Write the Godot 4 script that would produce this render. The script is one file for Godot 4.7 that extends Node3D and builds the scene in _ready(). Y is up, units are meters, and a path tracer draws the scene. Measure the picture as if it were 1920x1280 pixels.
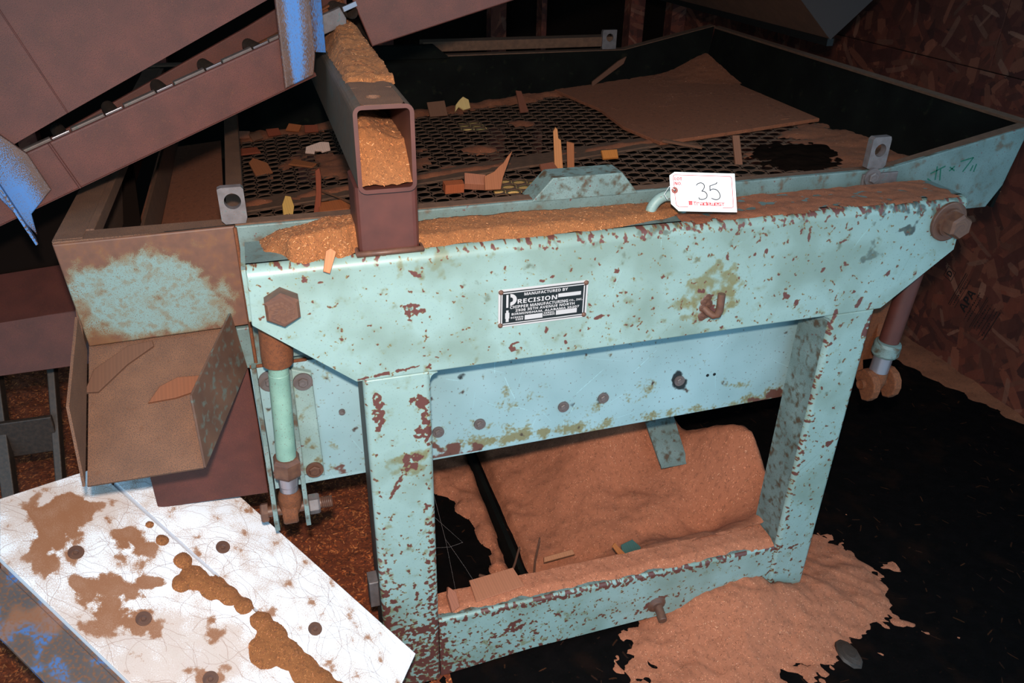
extends Node3D
# A vibrating chip screen in a dim shed, lit by a flash held just above the lens and by daylight from the open front.

const SKY := Color(0.68, 0.88, 1.0)
const FLASH := 3.75
var M := {}
var taken := {}
var rng := RandomNumberGenerator.new()

# ------------------------------------------------------------------ mesh building
class MB:
	var v := PackedVector3Array()
	var n := PackedVector3Array()
	var t := PackedVector2Array()
	func tri(a: Vector3, b: Vector3, c: Vector3, na: Vector3, nb: Vector3, nc: Vector3, ua: Vector2, ub: Vector2, uc: Vector2):
		if (b - a).cross(c - a).dot(na + nb + nc) > 0.0:
			v.append(a); v.append(c); v.append(b); n.append(na); n.append(nc); n.append(nb); t.append(ua); t.append(uc); t.append(ub)
		else:
			v.append(a); v.append(b); v.append(c); n.append(na); n.append(nb); n.append(nc); t.append(ua); t.append(ub); t.append(uc)
	func quad(a: Vector3, b: Vector3, c: Vector3, d: Vector3, na: Vector3, nb: Vector3, nc: Vector3, nd: Vector3, ua: Vector2, ub: Vector2, uc: Vector2, ud: Vector2):
		tri(a, b, c, na, nb, nc, ua, ub, uc)
		tri(a, c, d, na, nc, nd, ua, uc, ud)
	func flat(a: Vector3, b: Vector3, c: Vector3, d: Vector3):   # a b c d anticlockwise seen from outside; uv in metres
		var nn := (b - a).cross(c - a)
		if nn.length_squared() < 1e-16: nn = (c - a).cross(d - a)
		nn = nn.normalized()
		quad(a, b, c, d, nn, nn, nn, nn, MB.buv(a, nn), MB.buv(b, nn), MB.buv(c, nn), MB.buv(d, nn))
	static func buv(p: Vector3, nn: Vector3) -> Vector2:
		var k := nn.abs()
		if k.z >= k.x and k.z >= k.y: return Vector2(p.x, -p.y)
		if k.y >= k.x: return Vector2(p.x, p.z)
		return Vector2(p.z, -p.y)
	func put(m: ArrayMesh):
		if v.is_empty(): return
		var a := []
		a.resize(Mesh.ARRAY_MAX)
		a[Mesh.ARRAY_VERTEX] = v; a[Mesh.ARRAY_NORMAL] = n; a[Mesh.ARRAY_TEX_UV] = t
		m.add_surface_from_arrays(Mesh.PRIMITIVE_TRIANGLES, a)

func frame_of(o: Vector3, x: Vector3, y: Vector3) -> Transform3D:
	x = x.normalized(); y = (y - x * y.dot(x)).normalized()
	return Transform3D(Basis(x, y, x.cross(y)), o)

func inset(poly: PackedVector2Array, d: float, flags) -> PackedVector2Array:
	var c := poly.size(); var o := PackedVector2Array()
	for i in c:
		var p0 := poly[(i + c - 1) % c]; var p1 := poly[i]; var p2 := poly[(i + 1) % c]
		var e0 := (p1 - p0).normalized(); var e1 := (p2 - p1).normalized()
		var n0 := Vector2(-e0.y, e0.x); var n1 := Vector2(-e1.y, e1.x)
		var d0 := d; var d1 := d
		if flags != null:
			d0 = d * flags[(i + c - 1) % c]; d1 = d * flags[i]
		var den := e0.cross(e1)
		if absf(den) < 0.02: o.append(p1 + n1 * d1)
		else:
			var a := p1 + n0 * d0; var b := p1 + n1 * d1
			o.append(a + e0 * ((b - a).cross(e1) / den))
	return o

# an extruded outline (anticlockwise, in the xy plane of xf), front at z 0, rounded front edges
func slab(f: MB, s: MB, poly: PackedVector2Array, th: float, r: float, xf := Transform3D.IDENTITY, flags = null, seg := 3, back := true):
	var c := poly.size(); var rings := []; var zs := []; var an := []
	if r <= 0.0: seg = 0
	for k in seg + 1:
		var a := 0.0 if seg == 0 else float(k) / seg * PI / 2
		if seg == 0: rings.append(poly); zs.append(0.0); an.append(0.0)
		else: rings.append(inset(poly, r * (1 - sin(a)), flags)); zs.append(-r * (1 - cos(a))); an.append(a)
	var ids := Geometry2D.triangulate_polygon(rings[0])
	var zn := xf.basis.z
	for i in range(0, ids.size(), 3):
		var q := []
		for j in 3: q.append(rings[0][ids[i + j]])
		f.tri(xf * Vector3(q[0].x, q[0].y, 0), xf * Vector3(q[1].x, q[1].y, 0), xf * Vector3(q[2].x, q[2].y, 0), zn, zn, zn, Vector2(q[0].x, -q[0].y), Vector2(q[1].x, -q[1].y), Vector2(q[2].x, -q[2].y))
	var run := 0.0
	for i in c:
		var i2 := (i + 1) % c
		var e := (poly[i2] - poly[i]); var ln := e.length(); e = e.normalized()
		var on := xf.basis * Vector3(e.y, -e.x, 0)
		var fl: float = 1.0 if flags == null else float(flags[i])
		for k in seg:
			var na: Vector3 = (on * sin(an[k]) + zn * cos(an[k])) if fl > 0 else on
			var nb: Vector3 = (on * sin(an[k + 1]) + zn * cos(an[k + 1])) if fl > 0 else on
			var a: Vector2 = rings[k][i]; var b: Vector2 = rings[k][i2]; var a2: Vector2 = rings[k + 1][i]; var b2: Vector2 = rings[k + 1][i2]
			f.quad(xf * Vector3(a.x, a.y, zs[k]), xf * Vector3(a2.x, a2.y, zs[k + 1]), xf * Vector3(b2.x, b2.y, zs[k + 1]), xf * Vector3(b.x, b.y, zs[k]), na, nb, nb, na, Vector2(a.x, -a.y), Vector2(a2.x, -a2.y), Vector2(b2.x, -b2.y), Vector2(b.x, -b.y))
		var z1: float = zs[seg]
		var p := poly[i]; var p2 := poly[i2]
		s.quad(xf * Vector3(p.x, p.y, z1), xf * Vector3(p.x, p.y, -th), xf * Vector3(p2.x, p2.y, -th), xf * Vector3(p2.x, p2.y, z1), on, on, on, on, Vector2(run, z1), Vector2(run, -th), Vector2(run + ln, -th), Vector2(run + ln, z1))
		run += ln
	if back:
		var ib := Geometry2D.triangulate_polygon(poly)
		for i in range(0, ib.size(), 3):
			var q := []
			for j in 3: q.append(poly[ib[i + j]])
			s.tri(xf * Vector3(q[0].x, q[0].y, -th), xf * Vector3(q[1].x, q[1].y, -th), xf * Vector3(q[2].x, q[2].y, -th), -zn, -zn, -zn, Vector2(q[0].x, -q[0].y), Vector2(q[1].x, -q[1].y), Vector2(q[2].x, -q[2].y))

func rect(x0: float, y0: float, x1: float, y1: float) -> PackedVector2Array:
	return PackedVector2Array([Vector2(x0, y0), Vector2(x1, y0), Vector2(x1, y1), Vector2(x0, y1)])

# a box between two corners, with its front edges rounded
func block(m: MB, a: Vector3, b: Vector3, r := 0.002):
	slab(m, m, rect(a.x, a.y, b.x, b.y), absf(b.z - a.z), r, Transform3D(Basis.IDENTITY, Vector3(0, 0, maxf(a.z, b.z))))

# a plate given by its outline in space (anticlockwise seen from its front), thickness behind the front
func plate(m: MB, pts: Array, th: float, r := 0.001):
	var o: Vector3 = pts[0]
	var nn := Vector3.ZERO
	for i in range(1, pts.size() - 1): nn += (pts[i] - o).cross(pts[i + 1] - o)
	var xf := frame_of(o, pts[1] - o, nn.normalized().cross((pts[1] - o).normalized()))
	var inv := xf.affine_inverse(); var poly := PackedVector2Array()
	for p in pts:
		var q: Vector3 = inv * p
		poly.append(Vector2(q.x, q.y))
	slab(m, m, poly, th, r, xf, null, 2)

func bar(m: MB, a: Vector3, b: Vector3, w: float, h: float, up := Vector3.UP, r := 0.002):   # a bar from a to b, w wide and h high
	var d := b - a
	var xf := frame_of(a + up.normalized() * h * 0.5, d, up)
	# local x along, y up -> make a slab whose front looks up
	var x2 := Transform3D(Basis(xf.basis.x, -xf.basis.z, xf.basis.y), xf.origin)
	slab(m, m, rect(0, -w / 2, d.length(), w / 2), h, r, x2, null, 2)

func tube(m: MB, pts: Array, r: float, seg := 10, r2 := -1.0):
	var c := pts.size(); var ref := Vector3.UP; var pv := []; var run := 0.0
	if r2 < 0: r2 = r
	for i in c:
		var d: Vector3 = (pts[mini(i + 1, c - 1)] - pts[maxi(i - 1, 0)]).normalized()
		if i == 0 and absf(d.dot(ref)) > 0.9: ref = Vector3.RIGHT
		ref = (ref - d * ref.dot(d)).normalized()
		var s := d.cross(ref); var ring := []
		if i > 0: run += pts[i].distance_to(pts[i - 1])
		var rr := lerpf(r, r2, float(i) / (c - 1))
		for k in seg + 1:
			var a := TAU * k / seg
			ring.append([pts[i] + (ref * cos(a) + s * sin(a)) * rr, ref * cos(a) + s * sin(a), Vector2(rr * a, run)])
		if i > 0:
			for k in seg: m.quad(pv[k][0], ring[k][0], ring[k + 1][0], pv[k + 1][0], pv[k][1], ring[k][1], ring[k + 1][1], pv[k + 1][1], pv[k][2], ring[k][2], ring[k + 1][2], pv[k + 1][2])
		if i == 0 or i == c - 1:
			var nn: Vector3 = -d if i == 0 else d
			for k in seg: m.tri(pts[i], ring[k][0], ring[k + 1][0], nn, nn, nn, Vector2.ZERO, ring[k][2], ring[k + 1][2])
		pv = ring

# profile of (radius, height) turned round the y axis of xf; seg 6 with flat sides makes nuts
func lathe(m: MB, prof: Array, xf: Transform3D, seg := 20, facet := false):
	for i in prof.size() - 1:
		var p: Vector2 = prof[i]; var q: Vector2 = prof[i + 1]
		var dn := Vector2(q.y - p.y, -(q.x - p.x)).normalized()
		if p.distance_to(q) < 1e-7: continue
		for k in seg:
			var a := TAU * k / seg; var b := TAU * (k + 1) / seg
			var mid := (a + b) / 2
			var na := Vector3(cos(mid if facet else a) * dn.x, dn.y, sin(mid if facet else a) * dn.x)
			var nb := Vector3(cos(mid if facet else b) * dn.x, dn.y, sin(mid if facet else b) * dn.x)
			na = (xf.basis * na).normalized(); nb = (xf.basis * nb).normalized()
			m.quad(xf * Vector3(p.x * cos(a), p.y, p.x * sin(a)), xf * Vector3(q.x * cos(a), q.y, q.x * sin(a)), xf * Vector3(q.x * cos(b), q.y, q.x * sin(b)), xf * Vector3(p.x * cos(b), p.y, p.x * sin(b)), na, na, nb, nb, Vector2(p.x * a + p.x, p.y), Vector2(q.x * a + q.x, q.y), Vector2(q.x * b + q.x, q.y), Vector2(p.x * b + p.x, p.y))

func axis(o: Vector3, y: Vector3) -> Transform3D:   # a frame whose y looks along y
	y = y.normalized()
	var x := y.cross(Vector3.UP if absf(y.y) < 0.9 else Vector3.RIGHT).normalized()
	return Transform3D(Basis(x, y, x.cross(y)), o)

func hexhead(m: MB, o: Vector3, dir: Vector3, r: float, h: float, washer := 0.0):
	var xf := axis(o, dir)
	xf.basis = xf.basis * Basis(Vector3.UP, PI / 6)
	if washer > 0: lathe(m, [Vector2(0, 0.004), Vector2(washer, 0.004), Vector2(washer, 0)].duplicate(), xf, 24)
	lathe(m, [Vector2(r, 0), Vector2(r, h * 0.80), Vector2(r * 0.84, h)], xf, 6, true)
	lathe(m, [Vector2(r * 0.84, h), Vector2(0.0001, h)], xf, 6, true)

# a plate with a round hole: outline w x h centred on o in xf
func lug_shape(m: MB, xf: Transform3D, w: float, h: float, hole: Vector2, r: float, th: float):
	var N := 32
	for k in N:
		var ps := []
		for j in 2:
			var a := TAU * (k + j) / N
			var d := Vector2(cos(a), sin(a))
			var tx := ((w / 2 - hole.x) if d.x > 0 else (w / 2 + hole.x)) / maxf(absf(d.x), 1e-6)
			var ty := ((h - hole.y) if d.y > 0 else hole.y) / maxf(absf(d.y), 1e-6)
			ps.append([hole + d * r, hole + d * minf(tx, ty), d])
		var i0: Vector2 = ps[0][0]; var i1: Vector2 = ps[1][0]; var o0: Vector2 = ps[0][1]; var o1: Vector2 = ps[1][1]
		for s in [0.0, -th]:
			var nn := xf.basis.z * (1 if s == 0.0 else -1)
			m.quad(xf * Vector3(i0.x, i0.y, s), xf * Vector3(o0.x, o0.y, s), xf * Vector3(o1.x, o1.y, s), xf * Vector3(i1.x, i1.y, s), nn, nn, nn, nn, Vector2(i0.x, -i0.y), Vector2(o0.x, -o0.y), Vector2(o1.x, -o1.y), Vector2(i1.x, -i1.y))
		m.flat(xf * Vector3(o0.x, o0.y, 0), xf * Vector3(o0.x, o0.y, -th), xf * Vector3(o1.x, o1.y, -th), xf * Vector3(o1.x, o1.y, 0))
		m.flat(xf * Vector3(i1.x, i1.y, 0), xf * Vector3(i1.x, i1.y, -th), xf * Vector3(i0.x, i0.y, -th), xf * Vector3(i0.x, i0.y, 0))

# a loose heap: h(x, z) gives its height, cells wholly under base(x, z) are left out
func heap(x0: float, x1: float, z0: float, z1: float, step: float, h: Callable, base: Callable) -> MB:
	var m := MB.new()
	var nx := int((x1 - x0) / step) + 1; var nz := int((z1 - z0) / step) + 1
	var P := PackedVector3Array(); P.resize((nx + 1) * (nz + 1))
	var up := PackedByteArray(); up.resize(P.size())
	for j in nz + 1:
		for i in nx + 1:
			var x := x0 + (x1 - x0) * i / nx; var z := z0 + (z1 - z0) * j / nz
			var y: float = h.call(x, z); var b: float = base.call(x, z)
			up[j * (nx + 1) + i] = 1 if y > b else 0
			P[j * (nx + 1) + i] = Vector3(x, maxf(y, b - 0.012), z)
	var nrm := PackedVector3Array(); nrm.resize(P.size())
	for j in nz + 1:
		for i in nx + 1:
			var a := P[j * (nx + 1) + maxi(i - 1, 0)]; var b := P[j * (nx + 1) + mini(i + 1, nx)]
			var c := P[maxi(j - 1, 0) * (nx + 1) + i]; var d := P[mini(j + 1, nz) * (nx + 1) + i]
			nrm[j * (nx + 1) + i] = (d - c).cross(b - a).normalized()
	for j in nz:
		for i in nx:
			var k := j * (nx + 1) + i
			if up[k] + up[k + 1] + up[k + nx + 1] + up[k + nx + 2] == 0: continue
			var k2 := k + nx + 1
			m.quad(P[k], P[k2], P[k2 + 1], P[k + 1], nrm[k], nrm[k2], nrm[k2 + 1], nrm[k + 1], Vector2(P[k].x, P[k].z), Vector2(P[k2].x, P[k2].z), Vector2(P[k2 + 1].x, P[k2 + 1].z), Vector2(P[k + 1].x, P[k + 1].z))
	return m

# ------------------------------------------------------------------ naming and tagging
func numbered(called: String) -> String:
	var k: int = taken.get(called, 0)
	taken[called] = k + 1
	return called if k == 0 else "%s_%03d" % [called, k]

func put(called: String, mb, mat, parent: Node = null, mb2 = null, mat2 = null) -> MeshInstance3D:
	var mesh := ArrayMesh.new()
	mb.put(mesh)
	if mb2 != null and mb2 != mb: mb2.put(mesh)
	var o := MeshInstance3D.new()
	o.mesh = mesh
	mesh.surface_set_material(0, mat)
	if mesh.get_surface_count() > 1: mesh.surface_set_material(1, mat2)
	if parent == null:
		o.name = numbered(called); add_child(o)
	else:
		o.name = called; parent.add_child(o, true)
	return o

func thing(called: String, label: String, category: String, at := Vector3.ZERO, group := "") -> Node3D:
	var o := Node3D.new()
	o.name = numbered(called); add_child(o); o.position = at
	tag(o, label, category, group)
	return o

func tag(o: Node, label: String, category: String, group := "", kind := ""):
	o.set_meta("label", label); o.set_meta("category", category)
	if group: o.set_meta("group", group)
	if kind: o.set_meta("kind", kind)

func struct(o: Node, label: String, category: String):
	tag(o, label, category, "", "structure")

# moves a mesh builder's points so that the thing's node can stand at its base
func shift(m: MB, d: Vector3) -> MB:
	for i in m.v.size(): m.v[i] += d
	return m

# ------------------------------------------------------------------ textures
func nz(w: int, h: int, sd: int, fr: float, oct := 4, kind := FastNoiseLite.TYPE_SIMPLEX_SMOOTH, seam := true) -> PackedByteArray:
	var f := FastNoiseLite.new()
	f.seed = sd; f.frequency = fr; f.fractal_octaves = oct; f.noise_type = kind
	var im := f.get_seamless_image(w, h) if seam else f.get_image(w, h)
	return im.get_data()

func base(w: int, h: int, c0: Color, c1: Color, nb: PackedByteArray) -> PackedByteArray:
	var px := PackedByteArray(); px.resize(w * h * 3)
	var r0 := int(c0.r * 255); var g0 := int(c0.g * 255); var b0 := int(c0.b * 255)
	var r1 := int(c1.r * 255) - r0; var g1 := int(c1.g * 255) - g0; var b1 := int(c1.b * 255) - b0
	var j := 0
	for i in w * h:
		var v: int = nb[i]
		px[j] = r0 + (v * r1 >> 8); px[j + 1] = g0 + (v * g1 >> 8); px[j + 2] = b0 + (v * b1 >> 8)
		j += 3
	return px

func layer(px: PackedByteArray, nb: PackedByteArray, thr: int, soft: int, col: Color, op := 1.0, fld := PackedByteArray()):
	var r := int(col.r * 255); var g := int(col.g * 255); var b := int(col.b * 255); var o := int(op * 256)
	var has := not fld.is_empty()
	for i in nb.size():
		var v: int = nb[i] - thr
		if has: v += fld[i] - 128
		if v <= 0: continue
		var a := o if v >= soft else o * v / soft
		var k := i * 3
		px[k] += (r - px[k]) * a >> 8; px[k + 1] += (g - px[k + 1]) * a >> 8; px[k + 2] += (b - px[k + 2]) * a >> 8

# a field of bumps in metres over a w x h image: items [x, y, rx, ry, strength, turn], y down
func field(w: int, h: int, mw: float, mh: float, items: Array, q := 2, ground := 0.0) -> PackedByteArray:
	var fw := w / q; var fh := h / q
	var f := PackedFloat32Array(); f.resize(fw * fh); f.fill(ground)
	for it in items:
		var cx: float = it[0] / mw * fw; var cy: float = it[1] / mh * fh
		var rx: float = it[2] / mw * fw; var ry: float = it[3] / mh * fh
		var st: float = it[4]; var an: float = it[5] if it.size() > 5 else 0.0
		var ca := cos(an); var sa := sin(an)
		var R := maxf(rx, ry) * 1.6 + 1
		for y in range(maxi(0, int(cy - R)), mini(fh, int(cy + R) + 1)):
			for x in range(maxi(0, int(cx - R)), mini(fw, int(cx + R) + 1)):
				var dx := x - cx; var dy := y - cy
				var u := (dx * ca + dy * sa) / rx; var v := (-dx * sa + dy * ca) / ry
				var d := u * u + v * v
				if d < 2.5: f[y * fw + x] += st * (1.0 - d / 2.5)
	var bt := PackedByteArray(); bt.resize(fw * fh)
	for i in f.size(): bt[i] = clampi(int(128 + f[i]), 0, 255)
	var im := Image.create_from_data(fw, fh, false, Image.FORMAT_L8, bt)
	im.resize(w, h, Image.INTERPOLATE_BILINEAR)
	return im.get_data()

func strokes(px: PackedByteArray, w: int, h: int, count: int, len0: float, len1: float, wid0: float, wid1: float, cols: Array, sd: int, op := 0.9, grain := 0.0):
	var rg := RandomNumberGenerator.new(); rg.seed = sd
	for s in count:
		var cx := rg.randf() * w; var cy := rg.randf() * h; var a := rg.randf() * PI
		var ln := rg.randf_range(len0, len1) / 2; var wd := rg.randf_range(wid0, wid1) / 2
		var c: Color = cols[rg.randi() % cols.size()]
		var k := rg.randf_range(0.8, 1.2)
		var ca := cos(a); var sa := sin(a); var R := int(ln + wd) + 1
		var bend := rg.randf_range(-0.3, 0.3) / maxf(ln, 1.0); var skew := rg.randf_range(-0.6, 0.6); var taper := rg.randf()
		var R2 := int(absf(sa) * ln + absf(ca) * wd) + 2; var R1 := int(absf(ca) * ln + absf(sa) * wd) + 2
		for y in range(int(cy) - R2, int(cy) + R2 + 1):
			for x in range(int(cx) - R1, int(cx) + R1 + 1):
				var dx := x - cx; var dy := y - cy
				var u := dx * ca + dy * sa; var v := -dx * sa + dy * ca + bend * u * u * 0.2
				if absf(v) > wd * (1.0 - 0.45 * taper * (u / ln) * (u / ln)) or absf(u + v * skew) > ln * (1.0 - taper * absf(v + 0.3 * wd * sin(u * 0.7 + s)) / wd * 0.35): continue
				var i := (posmod(y, h) * w + posmod(x, w)) * 3
				var kk := k * (1.0 + grain * sin(v * 2.3 + s))
				px[i] = int(lerpf(px[i], clampf(c.r * kk, 0, 1) * 255, op)); px[i + 1] = int(lerpf(px[i + 1], clampf(c.g * kk, 0, 1) * 255, op)); px[i + 2] = int(lerpf(px[i + 2], clampf(c.b * kk, 0, 1) * 255, op))

func tex(w: int, h: int, px: PackedByteArray) -> ImageTexture:
	var im := Image.create_from_data(w, h, false, Image.FORMAT_RGB8, px)
	im.generate_mipmaps()
	return ImageTexture.create_from_image(im)

func bump(w: int, h: int, nb: PackedByteArray, k: float) -> ImageTexture:
	var im := Image.create_from_data(w, h, false, Image.FORMAT_L8, nb)
	im.convert(Image.FORMAT_RGBA8)
	im.bump_map_to_normal_map(k)
	return ImageTexture.create_from_image(im)

func mat(t, rough: float, sx := 1.0, sy := -1.0, ox := 0.0, oy := 0.0, nt = null, nscale := 1.0, metal := 0.0) -> StandardMaterial3D:
	var m := StandardMaterial3D.new()
	if t is Color: m.albedo_color = t
	else: m.albedo_texture = t
	m.roughness = rough; m.metallic = metal
	m.uv1_scale = Vector3(sx, sx if sy < 0 else sy, 1); m.uv1_offset = Vector3(ox, oy, 0)
	if nt != null:
		m.normal_enabled = true; m.normal_texture = nt; m.normal_scale = nscale
	m.cull_mode = BaseMaterial3D.CULL_DISABLED
	return m

func make_materials():
	var teal0 := Color(0.495, 0.59, 0.575); var teal1 := Color(0.565, 0.66, 0.65)
	var chip := Color(0.36, 0.21, 0.19); var ochre := Color(0.43, 0.37, 0.20); var soot := Color(0.17, 0.18, 0.17)
	# --- the front of the machine frame, 1.30 m x 0.98 m
	var w := 1664; var h := 1254; var W := 1.30; var H := 0.98
	var big := nz(w, h, 3, 0.004, 4, FastNoiseLite.TYPE_SIMPLEX_SMOOTH, false)
	var fine := nz(w, h, 11, 0.055, 3, FastNoiseLite.TYPE_SIMPLEX_SMOOTH, false)
	var mid := nz(w, h, 17, 0.022, 4, FastNoiseLite.TYPE_SIMPLEX_SMOOTH, false)
	var dust := nz(w, h, 29, 0.18, 2, FastNoiseLite.TYPE_SIMPLEX_SMOOTH, false)
	var px := base(w, h, teal0, teal1, big)
	var X := func(x): return x + 0.65
	var Yv := func(y): return 0.98 - y
	var B := func(x, y, rx, ry, s, a = 0.0): return [x + 0.65, 0.98 - y, rx, ry, s, a]
	# where the paint has come off: rims, feet, the foot rail
	var it := []
	it.append(B.call(0.0, 0.968, 0.70, 0.014, 54))
	it.append(B.call(0.1, 0.960, 0.30, 0.020, 16)); it.append(B.call(0.5, 0.954, 0.22, 0.026, 20))
	it.append(B.call(-0.60, 0.955, 0.06, 0.02, 20))
	for s in [-0.389, 0.40]: it.append(B.call(s, 0.36, 0.012, 0.40, 44))
	it.append(B.call(-0.388, 0.2, 0.02, 0.2, 30)); it.append(B.call(-0.484, 0.35, 0.01, 0.35, 30)); it.append(B.call(-0.478, 0.13, 0.025, 0.2, 52))
	it.append(B.call(-0.43, 0.02, 0.075, 0.10, 75)); it.append(B.call(-0.435, 0.13, 0.06, 0.13, 34)); it.append(B.call(-0.43, 0.3, 0.06, 0.16, 16))
	it.append(B.call(0.44, 0.3, 0.06, 0.35, 12)); it.append(B.call(0.492, 0.45, 0.008, 0.25, 36)); it.append(B.call(0.492, 0.70, 0.012, 0.03, 60))
	it.append(B.call(-0.25, 0.16, 0.5, 0.010, 66)); it.append(B.call(0.15, 0.158, 0.3, 0.010, 62))
	it.append(B.call(-0.26, 0.07, 0.14, 0.08, 32, -0.25)); it.append(B.call(-0.05, 0.075, 0.2, 0.05, 20)); it.append(B.call(0.2, 0.08, 0.2, 0.06, 14)); it.append(B.call(-0.25, 0.008, 0.2, 0.02, 60))
	it.append(B.call(0.3, 0.86, 0.3, 0.1, 9)); it.append(B.call(-0.05, 0.8, 0.2, 0.06, 8)); it.append(B.call(-0.3, 0.755, 0.3, 0.01, 14))
	for c in [[-0.47, 0.690, 0.008, 0.026, 175], [-0.469, 0.715, 0.006, 0.012, 150], [-0.404, 0.874, 0.013, 0.008, 150, 0.5], [-0.412, 0.866, 0.006, 0.009, 130], [-0.400, 0.934, 0.008, 0.004, 150, 0.6], [-0.42, 0.577, 0.011, 0.013, 170], [-0.432, 0.566, 0.006, 0.006, 140], [-0.409, 0.587, 0.007, 0.006, 140], [-0.428, 0.590, 0.005, 0.008, 130], [-0.445, 0.535, 0.004, 0.03, 130, 0.5], [-0.397, 0.634, 0.013, 0.014, 150], [-0.39, 0.665, 0.008, 0.012, 120], [-0.40, 0.700, 0.015, 0.012, 120, 0.4], [-0.446, 0.764, 0.037, 0.0022, 190, -0.10], [0.306, 0.929, 0.003, 0.013, 160], [0.401, 0.749, 0.003, 0.018, 190, 0.12], [0.394, 0.71, 0.009, 0.012, 150], [0.398, 0.69, 0.012, 0.004, 150], [0.486, 0.72, 0.006, 0.020, 170, 0.2], [0.280, 0.815, 0.004, 0.010, 170], [0.286, 0.808, 0.005, 0.004, 150], [0.307, 0.792, 0.004, 0.008, 170], [-0.081, 0.8165, 0.015, 0.0035, 180, -0.1], [-0.19, 0.897, 0.006, 0.003, 160], [-0.175, 0.902, 0.004, 0.002, 150], [-0.18, 0.805, 0.004, 0.005, 150], [-0.24, 0.78, 0.005, 0.006, 150], [-0.232, 0.788, 0.006, 0.002, 140], [-0.145, 0.775, 0.0025, 0.007, 150], [-0.06, 0.90, 0.004, 0.005, 140], [0.06, 0.865, 0.003, 0.004, 150], [0.145, 0.90, 0.003, 0.008, 150], [0.20, 0.905, 0.003, 0.006, 160], [0.222, 0.90, 0.003, 0.007, 160], [0.35, 0.855, 0.004, 0.004, 140], [0.50, 0.83, 0.004, 0.004, 150], [0.43, 0.80, 0.005, 0.005, 150], [-0.54, 0.935, 0.004, 0.002, 150], [-0.56, 0.94, 0.006, 0.003, 160], [0.45, 0.775, 0.004, 0.010, 170, 0.3], [0.474, 0.76, 0.003, 0.01, 150, 0.4], [0.464, 0.44, 0.012, 0.006, 150, -0.5], [0.43, 0.45, 0.005, 0.008, 130], [-0.265, 0.085, 0.006, 0.003, 160], [0.13, 0.803, 0.022, 0.018, 120], [0.105, 0.842, 0.008, 0.004, 130, 0.3], [-0.22, 0.10, 0.02, 0.012, 110, -0.3], [0.10, 0.07, 0.03, 0.01, 120, -0.5]]:
		it.append(B.call(c[0], c[1], c[2], c[3], c[4], c[5] if c.size() > 5 else 0.0))
	var rust := field(w, h, W, H, it)
	for i in rust.size(): rust[i] = clampi(int(rust[i]) + (int(mid[i]) - 128) * 2 / 5, 0, 255)
	# dirt, ochre stain, soot; last a grime film that also paints dimming
	var st := field(w, h, W, H, [B.call(0.13, 0.845, 0.045, 0.04, 150), B.call(0.125, 0.815, 0.05, 0.03, 110), B.call(-0.42, 0.577, 0.032, 0.026, 110), B.call(-0.44, 0.58, 0.02, 0.02, 60), B.call(-0.38, 0.945, 0.06, 0.02, 60), B.call(-0.355, 0.93, 0.012, 0.03, 50), B.call(0.04, 0.86, 0.1, 0.08, 34), B.call(-0.44, 0.05, 0.07, 0.15, 80), B.call(-0.48, 0.25, 0.02, 0.35, 60), B.call(-0.392, 0.5, 0.014, 0.3, 45), B.call(0.0, 0.965, 0.65, 0.02, 50), B.call(-0.26, 0.05, 0.16, 0.06, 55), B.call(0.0, 0.76, 0.4, 0.01, 30), B.call(-0.05, 0.09, 0.05, 0.02, 60), B.call(0.2, 0.10, 0.02, 0.012, 90)])
	layer(px, mid, 205, 70, ochre, 0.75, st)
	layer(px, dust, 200, 30, soot, 0.35)
	var so := field(w, h, W, H, [B.call(0.44, 0.88, 0.012, 0.02, 90), B.call(0.455, 0.87, 0.03, 0.008, 70, -0.3), B.call(0.525, 0.912, 0.010, 0.016, 150, 0.3), B.call(0.505, 0.917, 0.016, 0.003, 150, -0.35), B.call(0.345, 0.865, 0.022, 0.002, 110, -0.7), B.call(0.335, 0.855, 0.002, 0.014, 90, 0.3), B.call(-0.408, 0.872, 0.02, 0.017, 55), B.call(-0.30, 0.89, 0.02, 0.03, 35), B.call(0.2, 0.965, 0.45, 0.013, 70), B.call(0.55, 0.955, 0.12, 0.022, 70), B.call(0.44, 0.6, 0.03, 0.05, 35), B.call(0.13, 0.80, 0.04, 0.012, 60), B.call(-0.42, 0.585, 0.025, 0.012, 40), B.call(-0.15, 0.93, 0.2, 0.03, 25), B.call(0.25, 0.92, 0.25, 0.04, 22)])
	layer(px, mid, 216, 50, soot, 0.8, so)
	layer(px, big, 120, 120, Color(0.42, 0.50, 0.46), 0.45)
	layer(px, mid, 165, 60, Color(0.46, 0.50, 0.42), 0.4)
	var grime_dim := field(w, h, W, H, [B.call(0.0, 0.965, 0.75, 0.035, 70), B.call(0.40, 0.90, 0.28, 0.06, 45), B.call(0.1, 0.87, 0.25, 0.06, 30), B.call(-0.2, 0.92, 0.3, 0.04, 30), B.call(0.46, 0.4, 0.05, 0.3, 25)])  # grime plus painted dimming: tones the flash down on beam top and right
	layer(px, big, 110, 130, Color(0.40, 0.47, 0.43), 0.55, grime_dim)
	layer(px, fine, 206, 8, ochre * 1.05, 0.8, rust)
	layer(px, fine, 219, 5, chip, 1.0, rust)
	strokes(px, w, h, 70, 20, 90, 0.8, 1.4, [Color(0.62, 0.78, 0.78), Color(0.36, 0.42, 0.36), Color(0.36, 0.42, 0.36)], 5, 0.35)
	var nfr := bump(w, h, big, 1.2)
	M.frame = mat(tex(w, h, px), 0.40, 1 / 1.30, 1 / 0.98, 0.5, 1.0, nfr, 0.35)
	# --- plain paint with small chips, for the tray's outside and the sides of legs
	w = 1024; h = 1024
	big = nz(w, h, 41, 0.006); fine = nz(w, h, 43, 0.06, 3); mid = nz(w, h, 47, 0.02, 4); dust = nz(w, h, 53, 0.2, 2)
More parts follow.
